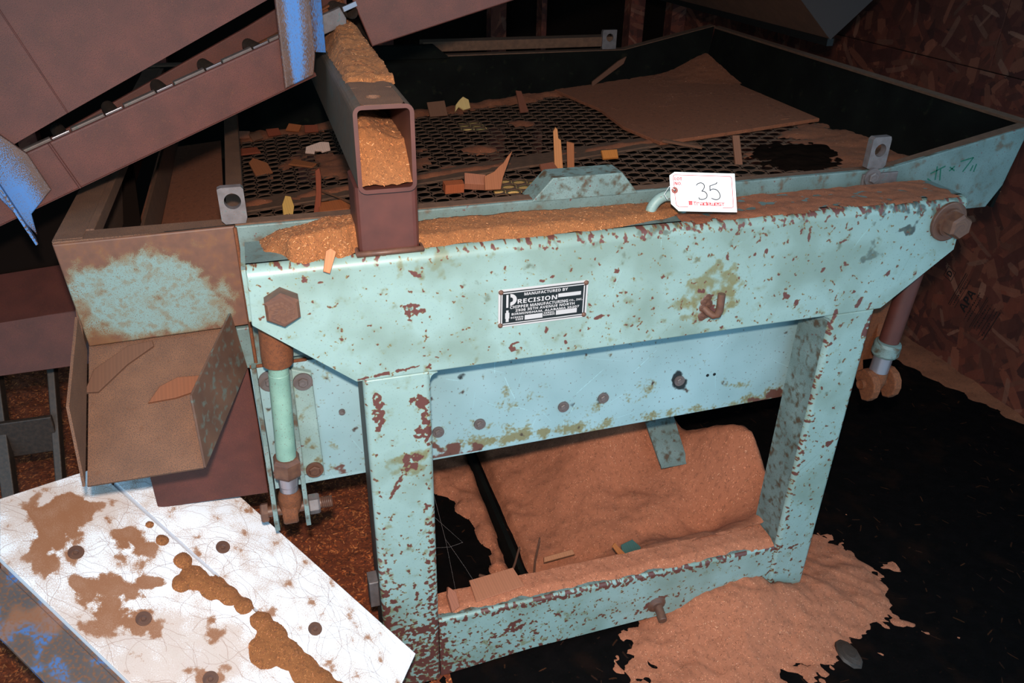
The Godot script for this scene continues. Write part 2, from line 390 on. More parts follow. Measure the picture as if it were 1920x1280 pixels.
	px = base(w, h, teal0 * 0.92, teal1 * 0.97, big)
	layer(px, mid, 165, 50, ochre, 0.5)
	layer(px, mid, 185, 40, Color(0.36, 0.27, 0.18), 0.5)
	layer(px, dust, 196, 30, soot, 0.4)
	layer(px, fine, 212, 8, chip, 0.9)
	M.teal = mat(tex(w, h, px), 0.5, 1.4, -1.0)
	px = base(w, h, teal0 * 0.66, teal1 * 0.72, big)
	layer(px, mid, 140, 80, Color(0.30, 0.29, 0.25), 0.5)
	layer(px, mid, 185, 40, Color(0.36, 0.24, 0.17), 0.5)
	layer(px, dust, 185, 40, soot, 0.45)
	layer(px, fine, 214, 8, chip, 0.9)
	M.tealtray = mat(tex(w, h, px), 0.55, 1.2, -1.0)
	px = base(w, h, Color(0.30, 0.21, 0.17), Color(0.38, 0.27, 0.21), big)
	layer(px, mid, 140, 60, Color(0.33, 0.38, 0.36), 0.75)
	layer(px, dust, 180, 40, Color(0.36, 0.24, 0.17), 0.5)
	M.sideplate = mat(tex(w, h, px), 0.6, 2.2, -1.0)
	px = base(w, h, Color(0.42, 0.55, 0.50), Color(0.50, 0.63, 0.57), big)
	layer(px, dust, 196, 30, soot, 0.5)
	layer(px, fine, 205, 8, chip, 0.9)
	M.sleeve = mat(tex(w, h, px), 0.5, 3.0, -1.0)
	px = base(w, h, Color(0.25, 0.21, 0.175), Color(0.36, 0.29, 0.235), mid)
	layer(px, big, 150, 60, Color(0.26, 0.28, 0.26), 0.6)
	layer(px, fine, 190, 50, Color(0.42, 0.27, 0.17), 0.7)
	M.tubesteel = mat(tex(w, h, px), 0.6, 3.0, -1.0)
	px = base(w, h, teal0 * 0.72, teal1 * 0.8, big)
	layer(px, mid, 130, 70, Color(0.27, 0.25, 0.20), 0.75)
	layer(px, mid, 180, 40, Color(0.30, 0.20, 0.13), 0.7)
	layer(px, dust, 180, 40, soot, 0.5)
	layer(px, fine, 205, 10, chip, 0.9)
	M.tealdirt = mat(tex(w, h, px), 0.6, 1.7, -1.0)
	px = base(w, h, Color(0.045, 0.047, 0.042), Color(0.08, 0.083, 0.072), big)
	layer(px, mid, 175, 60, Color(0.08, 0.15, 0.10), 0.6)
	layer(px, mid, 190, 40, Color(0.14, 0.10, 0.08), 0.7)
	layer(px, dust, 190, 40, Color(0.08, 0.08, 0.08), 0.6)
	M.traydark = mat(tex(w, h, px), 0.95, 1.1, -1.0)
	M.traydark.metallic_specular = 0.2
	# --- rusty conveyor steel
	px = base(w, h, Color(0.28, 0.13, 0.105), Color(0.355, 0.172, 0.135), big)
	layer(px, mid, 150, 80, Color(0.34, 0.175, 0.12), 0.6)
	layer(px, dust, 160, 40, Color(0.20, 0.105, 0.09), 0.8)
	layer(px, nz(w, h, 91, 0.3, 2), 190, 40, Color(0.43, 0.26, 0.20), 0.8)
	layer(px, fine, 200, 20, Color(0.40, 0.205, 0.13), 0.6)
	M.rust = mat(tex(w, h, px), 0.66, 2.6, -1.0, 0, 0, bump(w, h, dust, 2.0), 0.15)
	px = base(w, h, Color(0.16, 0.13, 0.115), Color(0.27, 0.21, 0.18), mid)
	layer(px, fine, 165, 60, Color(0.34, 0.21, 0.13), 0.7)
	layer(px, dust, 180, 40, Color(0.10, 0.09, 0.09), 0.6)
	M.steel = mat(tex(w, h, px), 0.55, 4.0, -1.0, 0, 0, bump(w, h, dust, 2.0), 0.4)
	px = base(w, h, Color(0.265, 0.128, 0.105), Color(0.325, 0.158, 0.128), big)
	layer(px, dust, 178, 30, Color(0.31, 0.165, 0.12), 0.7)
	M.post = mat(tex(w, h, px), 0.5, 3.0, -1.0)
	px = base(w, h, Color(0.36, 0.19, 0.09), Color(0.46, 0.25, 0.12), mid)
	layer(px, fine, 150, 60, Color(0.27, 0.15, 0.10), 0.8)
	layer(px, dust, 190, 30, Color(0.14, 0.09, 0.08), 0.7)
	M.orange = mat(tex(w, h, px), 0.85, 5.0, -1.0)
	# dusty brown steel of the chute floor and of the deck
	px = base(w, h, Color(0.37, 0.245, 0.175), Color(0.44, 0.295, 0.21), big)
	layer(px, dust, 150, 30, Color(0.20, 0.16, 0.15), 0.75)
	layer(px, mid, 185, 50, Color(0.34, 0.20, 0.12), 0.5)
	M.chute = mat(tex(w, h, px), 0.8, 2.6, -1.0, 0, 0, bump(w, h, dust, 2.0), 0.5)
	px = base(w, h, Color(0.31, 0.215, 0.155), Color(0.40, 0.275, 0.20), mid)
	layer(px, dust, 185, 40, Color(0.20, 0.14, 0.10), 0.6)
	M.deck = mat(tex(w, h, px), 0.9, 2.2, -1.0, 0, 0, bump(w, h, dust, 2.0), 0.4)
	# --- sawdust
	var gr := nz(w, h, 61, 0.28, 2)
	for k in 3:
		var c0: Color = [Color(0.55, 0.335, 0.185), Color(0.68, 0.415, 0.30), Color(0.54, 0.31, 0.20)][k]
		px = base(w, h, c0 * 0.82, c0 * 1.16, gr)
		layer(px, mid, 150, 80, c0 * 0.72, 0.55)
		strokes(px, w, h, [5200, 3600, 1500][k], 4, [17, 14, 10][k], 1.2, 3.0, [c0 * 1.5, c0 * 1.25, c0 * 0.55, c0 * 0.7, Color(c0.r * 1.5, c0.g * 1.7, c0.b * 1.9)], 7 + k, 0.75)
		var T := tex(w, h, px)
		var nt := bump(w, h, gr, 5.0)
		M[["saw", "sawpile", "sawdim"][k]] = mat(T, 1.0, [4.5, 3.2, 2.4][k], -1.0, 0, 0, nt, 0.8)
	# coarse chips on the floor at the left
	px = base(w, h, Color(0.33, 0.14, 0.06), Color(0.52, 0.24, 0.10), gr)
	strokes(px, w, h, 4200, 10, 34, 4, 12, [Color(0.62, 0.31, 0.14), Color(0.48, 0.22, 0.09), Color(0.30, 0.13, 0.055), Color(0.72, 0.42, 0.23), Color(0.40, 0.17, 0.07)], 19, 0.8, 0.12)
	M.chipfloor = mat(tex(w, h, px), 0.95, 2.6, -1.0, 0, 0, bump(w, h, mid, 6.0), 1.0)
	# --- floor: black, greasy, with brown dust ground in
	px = base(w, h, Color(0.03, 0.024, 0.024), Color(0.055, 0.042, 0.04), mid)
	layer(px, big, 150, 60, Color(0.12, 0.065, 0.045), 0.55)
	layer(px, fine, 205, 20, Color(0.16, 0.085, 0.055), 0.6)
	strokes(px, w, h, 260, 6, 26, 1.5, 4, [Color(0.34, 0.19, 0.11), Color(0.24, 0.14, 0.10)], 23, 0.6)
	M.floor = mat(tex(w, h, px), 0.9, 0.9, -1.0, 0, 0, bump(w, h, mid, 3.0), 0.5)
	M.floor.metallic_specular = 0.15
	# --- strand board
	px = base(w, h, Color(0.31, 0.135, 0.09), Color(0.41, 0.195, 0.13), mid)
	strokes(px, w, h, 1500, 40, 130, 10, 34, [Color(0.43, 0.21, 0.14), Color(0.38, 0.175, 0.12), Color(0.33, 0.145, 0.10), Color(0.48, 0.26, 0.185), Color(0.30, 0.12, 0.085), Color(0.42, 0.19, 0.125)], 31, 0.85, 0.06)
	strokes(px, w, h, 95, 30, 100, 6, 20, [Color(0.58, 0.40, 0.32), Color(0.50, 0.33, 0.26)], 37, 0.6, 0.06)
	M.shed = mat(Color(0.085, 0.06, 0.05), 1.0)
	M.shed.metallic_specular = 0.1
	M.osb = mat(tex(w, h, px), 0.85, 0.75, -1.0, 0, 0, bump(w, h, mid, 3.0), 0.4)
	# --- blue paint worn off to rust
	var w2 := 512
	mid = nz(w2, w2, 71, 0.012, 4); fine = nz(w2, w2, 73, 0.12, 3); big = nz(w2, w2, 79, 0.01, 2)
	# brackets: uv 0..1 over the plate
	for k in 2:
		px = base(w2, w2, Color(0.27, 0.19, 0.165), Color(0.36, 0.24, 0.19), mid)
		var f: PackedByteArray = field(w2, w2, 1, 1, [[0.42, 0.45, 0.30, 0.36, 95], [0.5, 0.72, 0.2, 0.2, 60]] if k == 0 else [[0.48, 0.30, 0.27, 0.55, 100], [0.42, 0.80, 0.16, 0.16, 85], [0.35, 0.92, 0.1, 0.08, 60]])
		layer(px, fine, 178, 14, Color(0.55, 0.57, 0.60), 0.6, f)
		layer(px, fine, 190, 14, Color(0.25, 0.43, 0.66), 1.0, f)
		layer(px, fine, 200, 10, Color(0.30, 0.22, 0.18), 0.8)
		M["blue%d" % k] = mat(tex(w2, w2, px), 0.55, 1, 1)
	px = base(w2, w2, Color(0.26, 0.24, 0.25), Color(0.36, 0.30, 0.28), mid)
	layer(px, mid, 128, 40, Color(0.22, 0.38, 0.62), 0.85)
	layer(px, fine, 120, 60, Color(0.42, 0.27, 0.18), 0.75)
	layer(px, big, 120, 60, Color(0.52, 0.33, 0.22), 0.75)
	layer(px, fine, 150, 60, Color(0.44, 0.28, 0.19), 0.6)
	M.bluetrough = mat(tex(w2, w2, px), 0.7, 2.2, -1.0)
	# lug steel
	px = base(w2, w2, Color(0.34, 0.31, 0.31), Color(0.44, 0.40, 0.40), mid)
	layer(px, fine, 175, 40, Color(0.40, 0.27, 0.20), 0.7)
	layer(px, mid, 190, 30, Color(0.28, 0.36, 0.35), 0.6)
	M.lug = mat(tex(w2, w2, px), 0.5, 6.0, -1.0, 0, 0, null, 1.0, 0.15)
	px = base(w2, w2, Color(0.29, 0.185, 0.155), Color(0.41, 0.28, 0.215), mid)
	layer(px, fine, 170, 40, Color(0.47, 0.26, 0.13), 0.7)
	M.bolt = mat(tex(w2, w2, px), 0.5, 7.0, -1.0)
	M.chrome = mat(Color(0.66, 0.63, 0.66), 0.28, 1, -1, 0, 0, null, 1, 0.75)
	M.black = mat(Color(0.03, 0.03, 0.033), 0.6)
	M.white = mat(Color(0.93, 0.93, 0.93), 0.75)
	M.red = mat(Color(0.80, 0.12, 0.17), 0.7)
	M.ink = mat(Color(0.05, 0.07, 0.16), 0.6)
	M.alu = mat(Color(0.72, 0.70, 0.70), 0.45, 1, -1, 0, 0, null, 1, 0.2)
	M.plateblack = mat(Color(0.06, 0.08, 0.085), 0.45)
	M.stamp = mat(Color(0.10, 0.055, 0.05), 0.8)
	M.greenpen = mat(Color(0.03, 0.33, 0.26), 0.7)
	# --- the chute's front wall: teal left in the middle, rust round it (0.28 x 0.20 m from x -0.93, y 0.99)
	w = 1024; h = 720
	mid = nz(w, h, 83, 0.012, 4, FastNoiseLite.TYPE_SIMPLEX_SMOOTH, false); fine = nz(w, h, 89, 0.11, 3, FastNoiseLite.TYPE_SIMPLEX_SMOOTH, false); big = nz(w, h, 97, 0.006, 3, FastNoiseLite.TYPE_SIMPLEX_SMOOTH, false)
	px = base(w, h, Color(0.34, 0.22, 0.17), Color(0.42, 0.27, 0.20), mid)
	var ff := field(w, h, 0.28, 0.20, [[0.13, 0.115, 0.10, 0.062, 105], [0.08, 0.09, 0.06, 0.03, 50], [0.15, 0.075, 0.04, 0.04, 60], [0.055, 0.075, 0.05, 0.02, 40], [0.12, 0.15, 0.08, 0.025, 50], [0.20, 0.13, 0.04, 0.05, 40]])
	var mix := fine.duplicate()
	for i in mix.size(): mix[i] = (int(fine[i]) + int(mid[i]) + int(big[i])) / 3
	layer(px, mix, 158, 60, Color(0.44, 0.35, 0.21), 0.8, ff)
	layer(px, mix, 175, 60, teal0 * 0.86, 1.0, ff)
	layer(px, fine, 200, 20, Color(0.40, 0.30, 0.18), 0.6)
	layer(px, mid, 150, 60, Color(0.42, 0.27, 0.14), 0.35)
	var fo := field(w, h, 0.28, 0.20, [[0.032, 0.13, 0.012, 0.05, 60], [0.10, 0.185, 0.08, 0.01, 60], [0.055, 0.18, 0.015, 0.03, 90]])
	layer(px, fine, 170, 40, Color(0.40, 0.26, 0.15), 0.8, fo)
	layer(px, fine, 215, 10, Color(0.25, 0.15, 0.11), 0.9)
	M.chutewall = mat(tex(w, h, px), 0.55, 1 / 0.28, 1 / 0.20, 0.93 / 0.28, 0.99 / 0.20)
	# --- lower side panel: 1.2 x 0.28 m from x -0.68, y 0.76
	w = 1200; h = 280
	mid = nz(w, h, 101, 0.018, 4, FastNoiseLite.TYPE_SIMPLEX_SMOOTH, false); fine = nz(w, h, 103, 0.12, 3, FastNoiseLite.TYPE_SIMPLEX_SMOOTH, false); big = nz(w, h, 107, 0.006, 3, FastNoiseLite.TYPE_SIMPLEX_SMOOTH, false)
	px = base(w, h, Color(0.50, 0.615, 0.635), Color(0.57, 0.69, 0.715), big)
	var P := func(x, y, rx, ry, s, a = 0.0): return [x + 0.68, 0.76 - y, rx, ry, s, a]
	var fp := field(w, h, 1.2, 0.28, [P.call(0.318, 0.54, 0.03, 0.010, 85), P.call(0.078, 0.561, 0.03, 0.02, 55), P.call(-0.002, 0.536, 0.06, 0.014, 60), P.call(-0.2, 0.597, 0.06, 0.03, 42), P.call(-0.24, 0.53, 0.12, 0.025, 45), P.call(0.1, 0.492, 0.5, 0.012, 80), P.call(0.41, 0.50, 0.06, 0.03, 80), P.call(-0.25, 0.505, 0.2, 0.012, 60), P.call(-0.56, 0.60, 0.03, 0.10, 40)])
	var fmx := fine.duplicate()
	for i in fmx.size(): fmx[i] = (int(fine[i]) + 2 * int(mid[i])) / 3
	layer(px, fmx, 190, 50, ochre, 0.7, fp)
	var fr := field(w, h, 1.2, 0.28, [P.call(-0.325, 0.492, 0.05, 0.014, 260), P.call(-0.37, 0.50, 0.03, 0.014, 160), P.call(0.42, 0.49, 0.07, 0.020, 170), P.call(-0.50, 0.49, 0.05, 0.012, 90), P.call(-0.66, 0.5, 0.02, 0.06, 50), P.call(-0.575, 0.69, 0.015, 0.02, 60)])
	layer(px, mid, 228, 22, Color(0.36, 0.23, 0.20), 0.95, fr)
	var fs := field(w, h, 1.2, 0.28, [P.call(0.162, 0.574, 0.017, 0.02, 190), P.call(-0.297, 0.658, 0.008, 0.006, 190), P.call(-0.091, 0.553, 0.016, 0.014, 60), P.call(-0.006, 0.56, 0.012, 0.012, 60)])
	layer(px, mid, 222, 50, Color(0.07, 0.08, 0.09), 0.9, fs)
	layer(px, fine, 212, 10, Color(0.30, 0.22, 0.17), 0.8)
	strokes(px, w, h, 60, 20, 90, 0.8, 1.3, [Color(0.62, 0.80, 0.84)], 12, 0.35)
	M.panel = mat(tex(w, h, px), 0.5, 1 / 1.2, 1 / 0.28, 0.68 / 1.2, 0.76 / 0.28)
	# --- white liner boards: 0.72 x 0.52 m in the trough's own axes, crazed, with drifts of dust
	w = 1480; h = 800
	mid = nz(w, h, 111, 0.009, 5, FastNoiseLite.TYPE_SIMPLEX_SMOOTH, false); fine = nz(w, h, 113, 0.2, 2, FastNoiseLite.TYPE_SIMPLEX_SMOOTH, false); big = nz(w, h, 127, 0.004, 3, FastNoiseLite.TYPE_SIMPLEX_SMOOTH, false)
	px = base(w, h, Color(0.85, 0.855, 0.885), Color(0.89, 0.895, 0.925), big)
	# cracks: long slightly bent hairlines fanning over the boards
	var rg := RandomNumberGenerator.new(); rg.seed = 77
	for c in 340:
		var x := rg.randf() * w; var y := rg.randf() * h
		var a := rg.randf_range(-1.2, -0.5) + (PI if rg.randf() < 0.5 else 0.0) + (x / w) * 1.2
		var turn := rg.randf_range(-0.006, 0.006); var L := rg.randi_range(60, 300); var dk := rg.randf_range(0.25, 0.6)
		for s in L:
			a += turn + rg.randf_range(-0.10, 0.10)
			x += cos(a); y += sin(a)
			if x < 0 or y < 0 or x >= w or y >= h: break
			var i := (int(y) * w + int(x)) * 3
			for k in 2:
				px[i] = int(lerpf(px[i], 130, dk)); px[i + 1] = int(lerpf(px[i + 1], 108, dk)); px[i + 2] = int(lerpf(px[i + 2], 104, dk))
				i = mini(i + 3, w * h * 3 - 3)
	# dust drifts on the left board: u from -0.70 along x, v from 0.02 down to -0.50 along y
	var dab := func(list: Array) -> Array:
		var q := []
		for p in list: q.append([p[0] + 0.71, 0.02 - p[1], p[2], p[3], p[4], p[5]])
		return q
	var fd := field(w, h, 0.74, 0.40, dab.call([[-0.332, -0.305, 0.124, 0.07, 95, -0.75], [-0.616, -0.218, 0.089, 0.04, 90, -0.84], [-0.474, -0.349, 0.05, 0.038, 80, -0.77], [-0.327, -0.084, 0.09, 0.05, 30, -0.8], [-0.519, -0.222, 0.055, 0.043, 40, -0.82], [-0.615, -0.304, 0.054, 0.075, 60, -0.82], [-0.252, -0.231, 0.049, 0.038, 50, -0.75]]), 2, -38)
	var fm := field(w, h, 0.74, 0.40, dab.call([[-0.606, -0.259, 0.036, 0.051, 150, -0.83], [-0.581, -0.302, 0.018, 0.037, 120, -0.81], [-0.614, -0.224, 0.033, 0.02, 95, -0.84], [-0.557, -0.316, 0.009, 0.014, 90, -0.8], [-0.653, -0.275, 0.015, 0.019, 60, -0.84], [-0.503, -0.204, 0.032, 0.023, 150, -0.82], [-0.558, -0.199, 0.02, 0.007, 90, -0.83], [-0.47, -0.272, 0.046, 0.016, 140, -0.79], [-0.421, -0.228, 0.024, 0.009, 120, -0.79], [-0.467, -0.313, 0.022, 0.022, 110, -0.78], [-0.417, -0.282, 0.034, 0.022, 105, -0.78], [-0.416, -0.316, 0.041, 0.021, 85, -0.77], [-0.306, -0.201, 0.009, 0.008, 110, -0.77], [-0.287, -0.225, 0.028, 0.02, 75, -0.76], [-0.344, -0.285, 0.011, 0.015, 75, -0.76], [-0.381, -0.283, 0.019, 0.017, 90, -0.77], [-0.235, -0.275, 0.016, 0.009, 110, -0.74], [-0.536, -0.281, 0.01, 0.011, 80, -0.81], [-0.263, -0.286, 0.019, 0.012, 60, -0.74], [-0.368, -0.333, 0.015, 0.008, 60, -0.75]]), 2, -50)
	var fmid := fine.duplicate()
	for i in fmid.size(): fmid[i] = (int(fine[i]) + int(mid[i])) / 2
	layer(px, fmid, 88, 70, Color(0.60, 0.44, 0.34), 0.42, fd)
	for i in fm.size(): fm[i] = clampi(int(fm[i]) + (int(fine[i]) - 128) / 7, 0, 255)
	layer(px, mid, 146, 34, Color(0.52, 0.335, 0.225), 0.96, fm)
	layer(px, fine, 192, 40, Color(0.6, 0.44, 0.34), 0.4)
	layer(px, fmid, 120, 90, Color(0.70, 0.60, 0.56), 0.35)
	M.board = mat(tex(w, h, px), 0.45, 1 / 0.74, 1 / 0.40, 0.71 / 0.74, 0.02 / 0.40)
	M.plastic = mat(Color(0.90, 0.91, 0.94), 0.5)

# ------------------------------------------------------------------ the scene
func _ready():
	rng.seed = 1234
	# camera
	var cam := Camera3D.new()
	cam.name = "camera"; add_child(cam)
	cam.transform = Transform3D(Basis(Vector3(0.95557, 0.01924, 0.29412), Vector3(0.12801, 0.87175, -0.47293), Vector3(-0.26550, 0.48957, 0.83056)).orthonormalized(), Vector3(-0.595, 1.445, 1.11))
	cam.fov = 46.08; cam.near = 0.05; cam.far = 60; cam.current = true
	# daylight comes in from the open front of the shed
	var we := WorldEnvironment.new(); we.name = "environment"
	var env := Environment.new()
	env.background_mode = Environment.BG_COLOR
	env.background_color = SKY
	env.background_energy_multiplier = 1.5
	env.ambient_light_source = Environment.AMBIENT_SOURCE_BG
	env.tonemap_mode = Environment.TONE_MAPPER_LINEAR
	env.tonemap_exposure = 1.0
	env.sdfgi_enabled = true; env.ssao_enabled = true; env.ssil_enabled = true
	we.environment = env; add_child(we)
	# the camera's flash
	var fl := SpotLight3D.new(); fl.name = "camera_flash"; add_child(fl)
	fl.look_at_from_position(Vector3(-0.595, 1.545, 1.10), Vector3(-0.30, 0.50, -0.15))
	fl.spot_angle = 50.0; fl.spot_angle_attenuation = 1.0; fl.spot_range = 14; fl.spot_attenuation = 2
	fl.light_color = Color(1.0, 0.93, 0.865); fl.light_energy = FLASH; fl.light_size = 0.02; fl.shadow_enabled = true
	N1.seed = 4; N1.frequency = 14.0; N1.fractal_octaves = 3
	N2.seed = 8; N2.frequency = 60.0; N2.fractal_octaves = 3
	make_materials()
	build_shed()
	build_frame()
	build_tray()
	build_hangers()
	build_tube_bracket()
	build_conveyor()
	build_left_background()
	build_trough()
	build_hopper()
	build_sawdust()
	build_tag()
	build_chips()

func build_shed():
	var m := MB.new()
	block(m, Vector3(-5, -0.2, -3.3), Vector3(2.0, -0.002, 0.62), 0)
	struct(put("floor", m, M.floor), "black greasy shed floor with ground-in sawdust", "floor")
	m = MB.new(); block(m, Vector3(-6, -0.2, 0.62), Vector3(6.0, -0.004, 9), 0)  # unseen pale ground, added to bounce daylight onto the lower frame
	struct(put("bounce_apron_1", m, mat(Color(0.72, 0.71, 0.70), 0.9)), "unseen pale apron added outside the open shed front to bounce daylight", "ground")
	# right wall: strand board panels on a frame, a joint at 0.977 m
	m = MB.new(); block(m, Vector3(1.632, -0.1, -3.3), Vector3(1.9, 3.0, 0.6), 0)
	var wr := put("wall_right", m, M.steel); struct(wr, "shed wall clad with reddish strand board", "wall")
	for r in [[0.0, 0.9755, -3.0, -0.35], [0.9785, 2.2, -3.0, -0.95], [0.9785, 2.2, -0.947, 0.59], [2.203, 3.0, -3.0, 0.59], [0.0, 0.9755, -0.347, 0.59]]:
		m = MB.new()
		slab(m, m, rect(-r[3], r[0], -r[2], r[1]), 0.012, 0.001, Transform3D(Basis(Vector3(0, 0, -1), Vector3.UP, Vector3(-1, 0, 0)), Vector3(1.62, 0, 0)), null, 1)
		put("strand_board", m, M.osb, wr)
	# the maker's stamp printed on the lower panel
	stamp(wr)
	# back wall with studs and dark sheathing
	m = MB.new(); block(m, Vector3(-5, -0.1, -3.3), Vector3(2.0, 3.0, -3.02), 0)
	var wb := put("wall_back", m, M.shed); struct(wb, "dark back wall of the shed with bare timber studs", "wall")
	for x in [-1.6, -1.0, -0.4, 0.03, 0.595, 0.832, 1.342, 1.58]:
		m = MB.new(); block(m, Vector3(x - (0.014 if x == 0.832 else 0.04), 0, -3.02), Vector3(x + (0.014 if x == 0.832 else 0.04), 3.0, -2.94), 0.003)
		put("stud", m, M.osb, wb)
	m = MB.new(); block(m, Vector3(-5.2, -0.1, -3.3), Vector3(-5, 3.0, 0.6), 0)
	struct(put("wall_left", m, M.shed), "dark far side wall of the shed", "wall")
	m = MB.new(); block(m, Vector3(-5.2, 3.0, -3.3), Vector3(2.0, 3.15, 0.4), 0)
	struct(put("ceiling", m, M.shed), "dark shed roof over the machine", "ceiling")

func stamp(parent: Node):
	# print on the board: lines running along a slanted direction in the wall's plane (z, y)
	var o := Vector3(1.6192, 0.262, -0.755)
	var up := Vector3(0, 0.95, 0.22).normalized()      # the way a line of print runs
	var dn := Vector3(0, -0.22, 0.95).normalized()     # from one line to the next
	var m := MB.new()
	var rule := func(a: float, b: float, d: float, wd: float):
		var p := o + dn * d
		m.flat(p + up * a + dn * wd, p + up * a - dn * wd, p + up * b - dn * wd, p + up * b + dn * wd)
	for r in [[-0.06, 0.075, -0.062, 0.0016], [-0.06, 0.075, -0.055, 0.0012], [-0.055, 0.07, -0.034, 0.001], [-0.07, 0.06, 0.052, 0.0012], [-0.07, 0.05, 0.095, 0.001], [-0.07, 0.05, 0.118, 0.0016], [-0.06, 0.055, 0.058, 0.001]]: rule.call(r[0], r[1], r[2], r[3])
	# box round the D
	for r in [[0.012, 0.05, -0.135, 0.0012], [0.012, 0.05, -0.098, 0.0012]]: rule.call(r[0], r[1], r[2], r[3])
	for a in [0.012, 0.05]:
		var p: Vector3 = o + up * a
		m.flat(p - dn * 0.135 - up * 0.0012, p - dn * 0.098 - up * 0.0012, p - dn * 0.098 + up * 0.0012, p - dn * 0.135 + up * 0.0012)
	# small print too worn to read
	var rg := RandomNumberGenerator.new(); rg.seed = 5
	for row in [[-0.045, -0.05, 0.06], [0.02, -0.06, 0.05], [0.034, -0.06, 0.045], [0.068, -0.06, 0.04], [0.08, -0.06, 0.05], [0.107, -0.06, 0.04]]:
		var a: float = row[1]
		while a < row[2]:
			var l := rg.randf_range(0.003, 0.007)
			rule.call(a, a + l, row[0] + rg.randf_range(-0.001, 0.001), rg.randf_range(0.001, 0.0028))
			a += l + rg.randf_range(0.002, 0.004)
	put("stamp_rules", m, M.stamp, parent)
	for s in [["APA", 0.0, -0.006, 0.085, 0.030], ["D", 0.031, -0.1165, 0.018, 0.022]]:
		var t := letters(s[0], M.stamp, s[3], s[4], 0.0006)
		t.name = "stamp_lettering"; parent.add_child(t, true)
		t.transform = Transform3D(Basis(up * t.scale.x, -dn * t.scale.y, Vector3(-1, 0, 0)), o + up * s[1] + dn * s[2])

func letters(txt: String, mt, width: float, height: float, depth := 0.0008, bold := true) -> MeshInstance3D:
	var t := TextMesh.new()
	var f := SystemFont.new(); f.font_names = PackedStringArray(["Droid Sans"]); f.font_weight = 700 if bold else 400
	t.font = f; t.text = txt; t.font_size = 32; t.pixel_size = 0.001; t.depth = depth
	var o := MeshInstance3D.new(); o.mesh = t; o.material_override = mt
	var bb := t.get_aabb()
	o.scale = Vector3(width / maxf(bb.size.x, 0.001), height / maxf(bb.size.y, 0.001), 1)
	return o

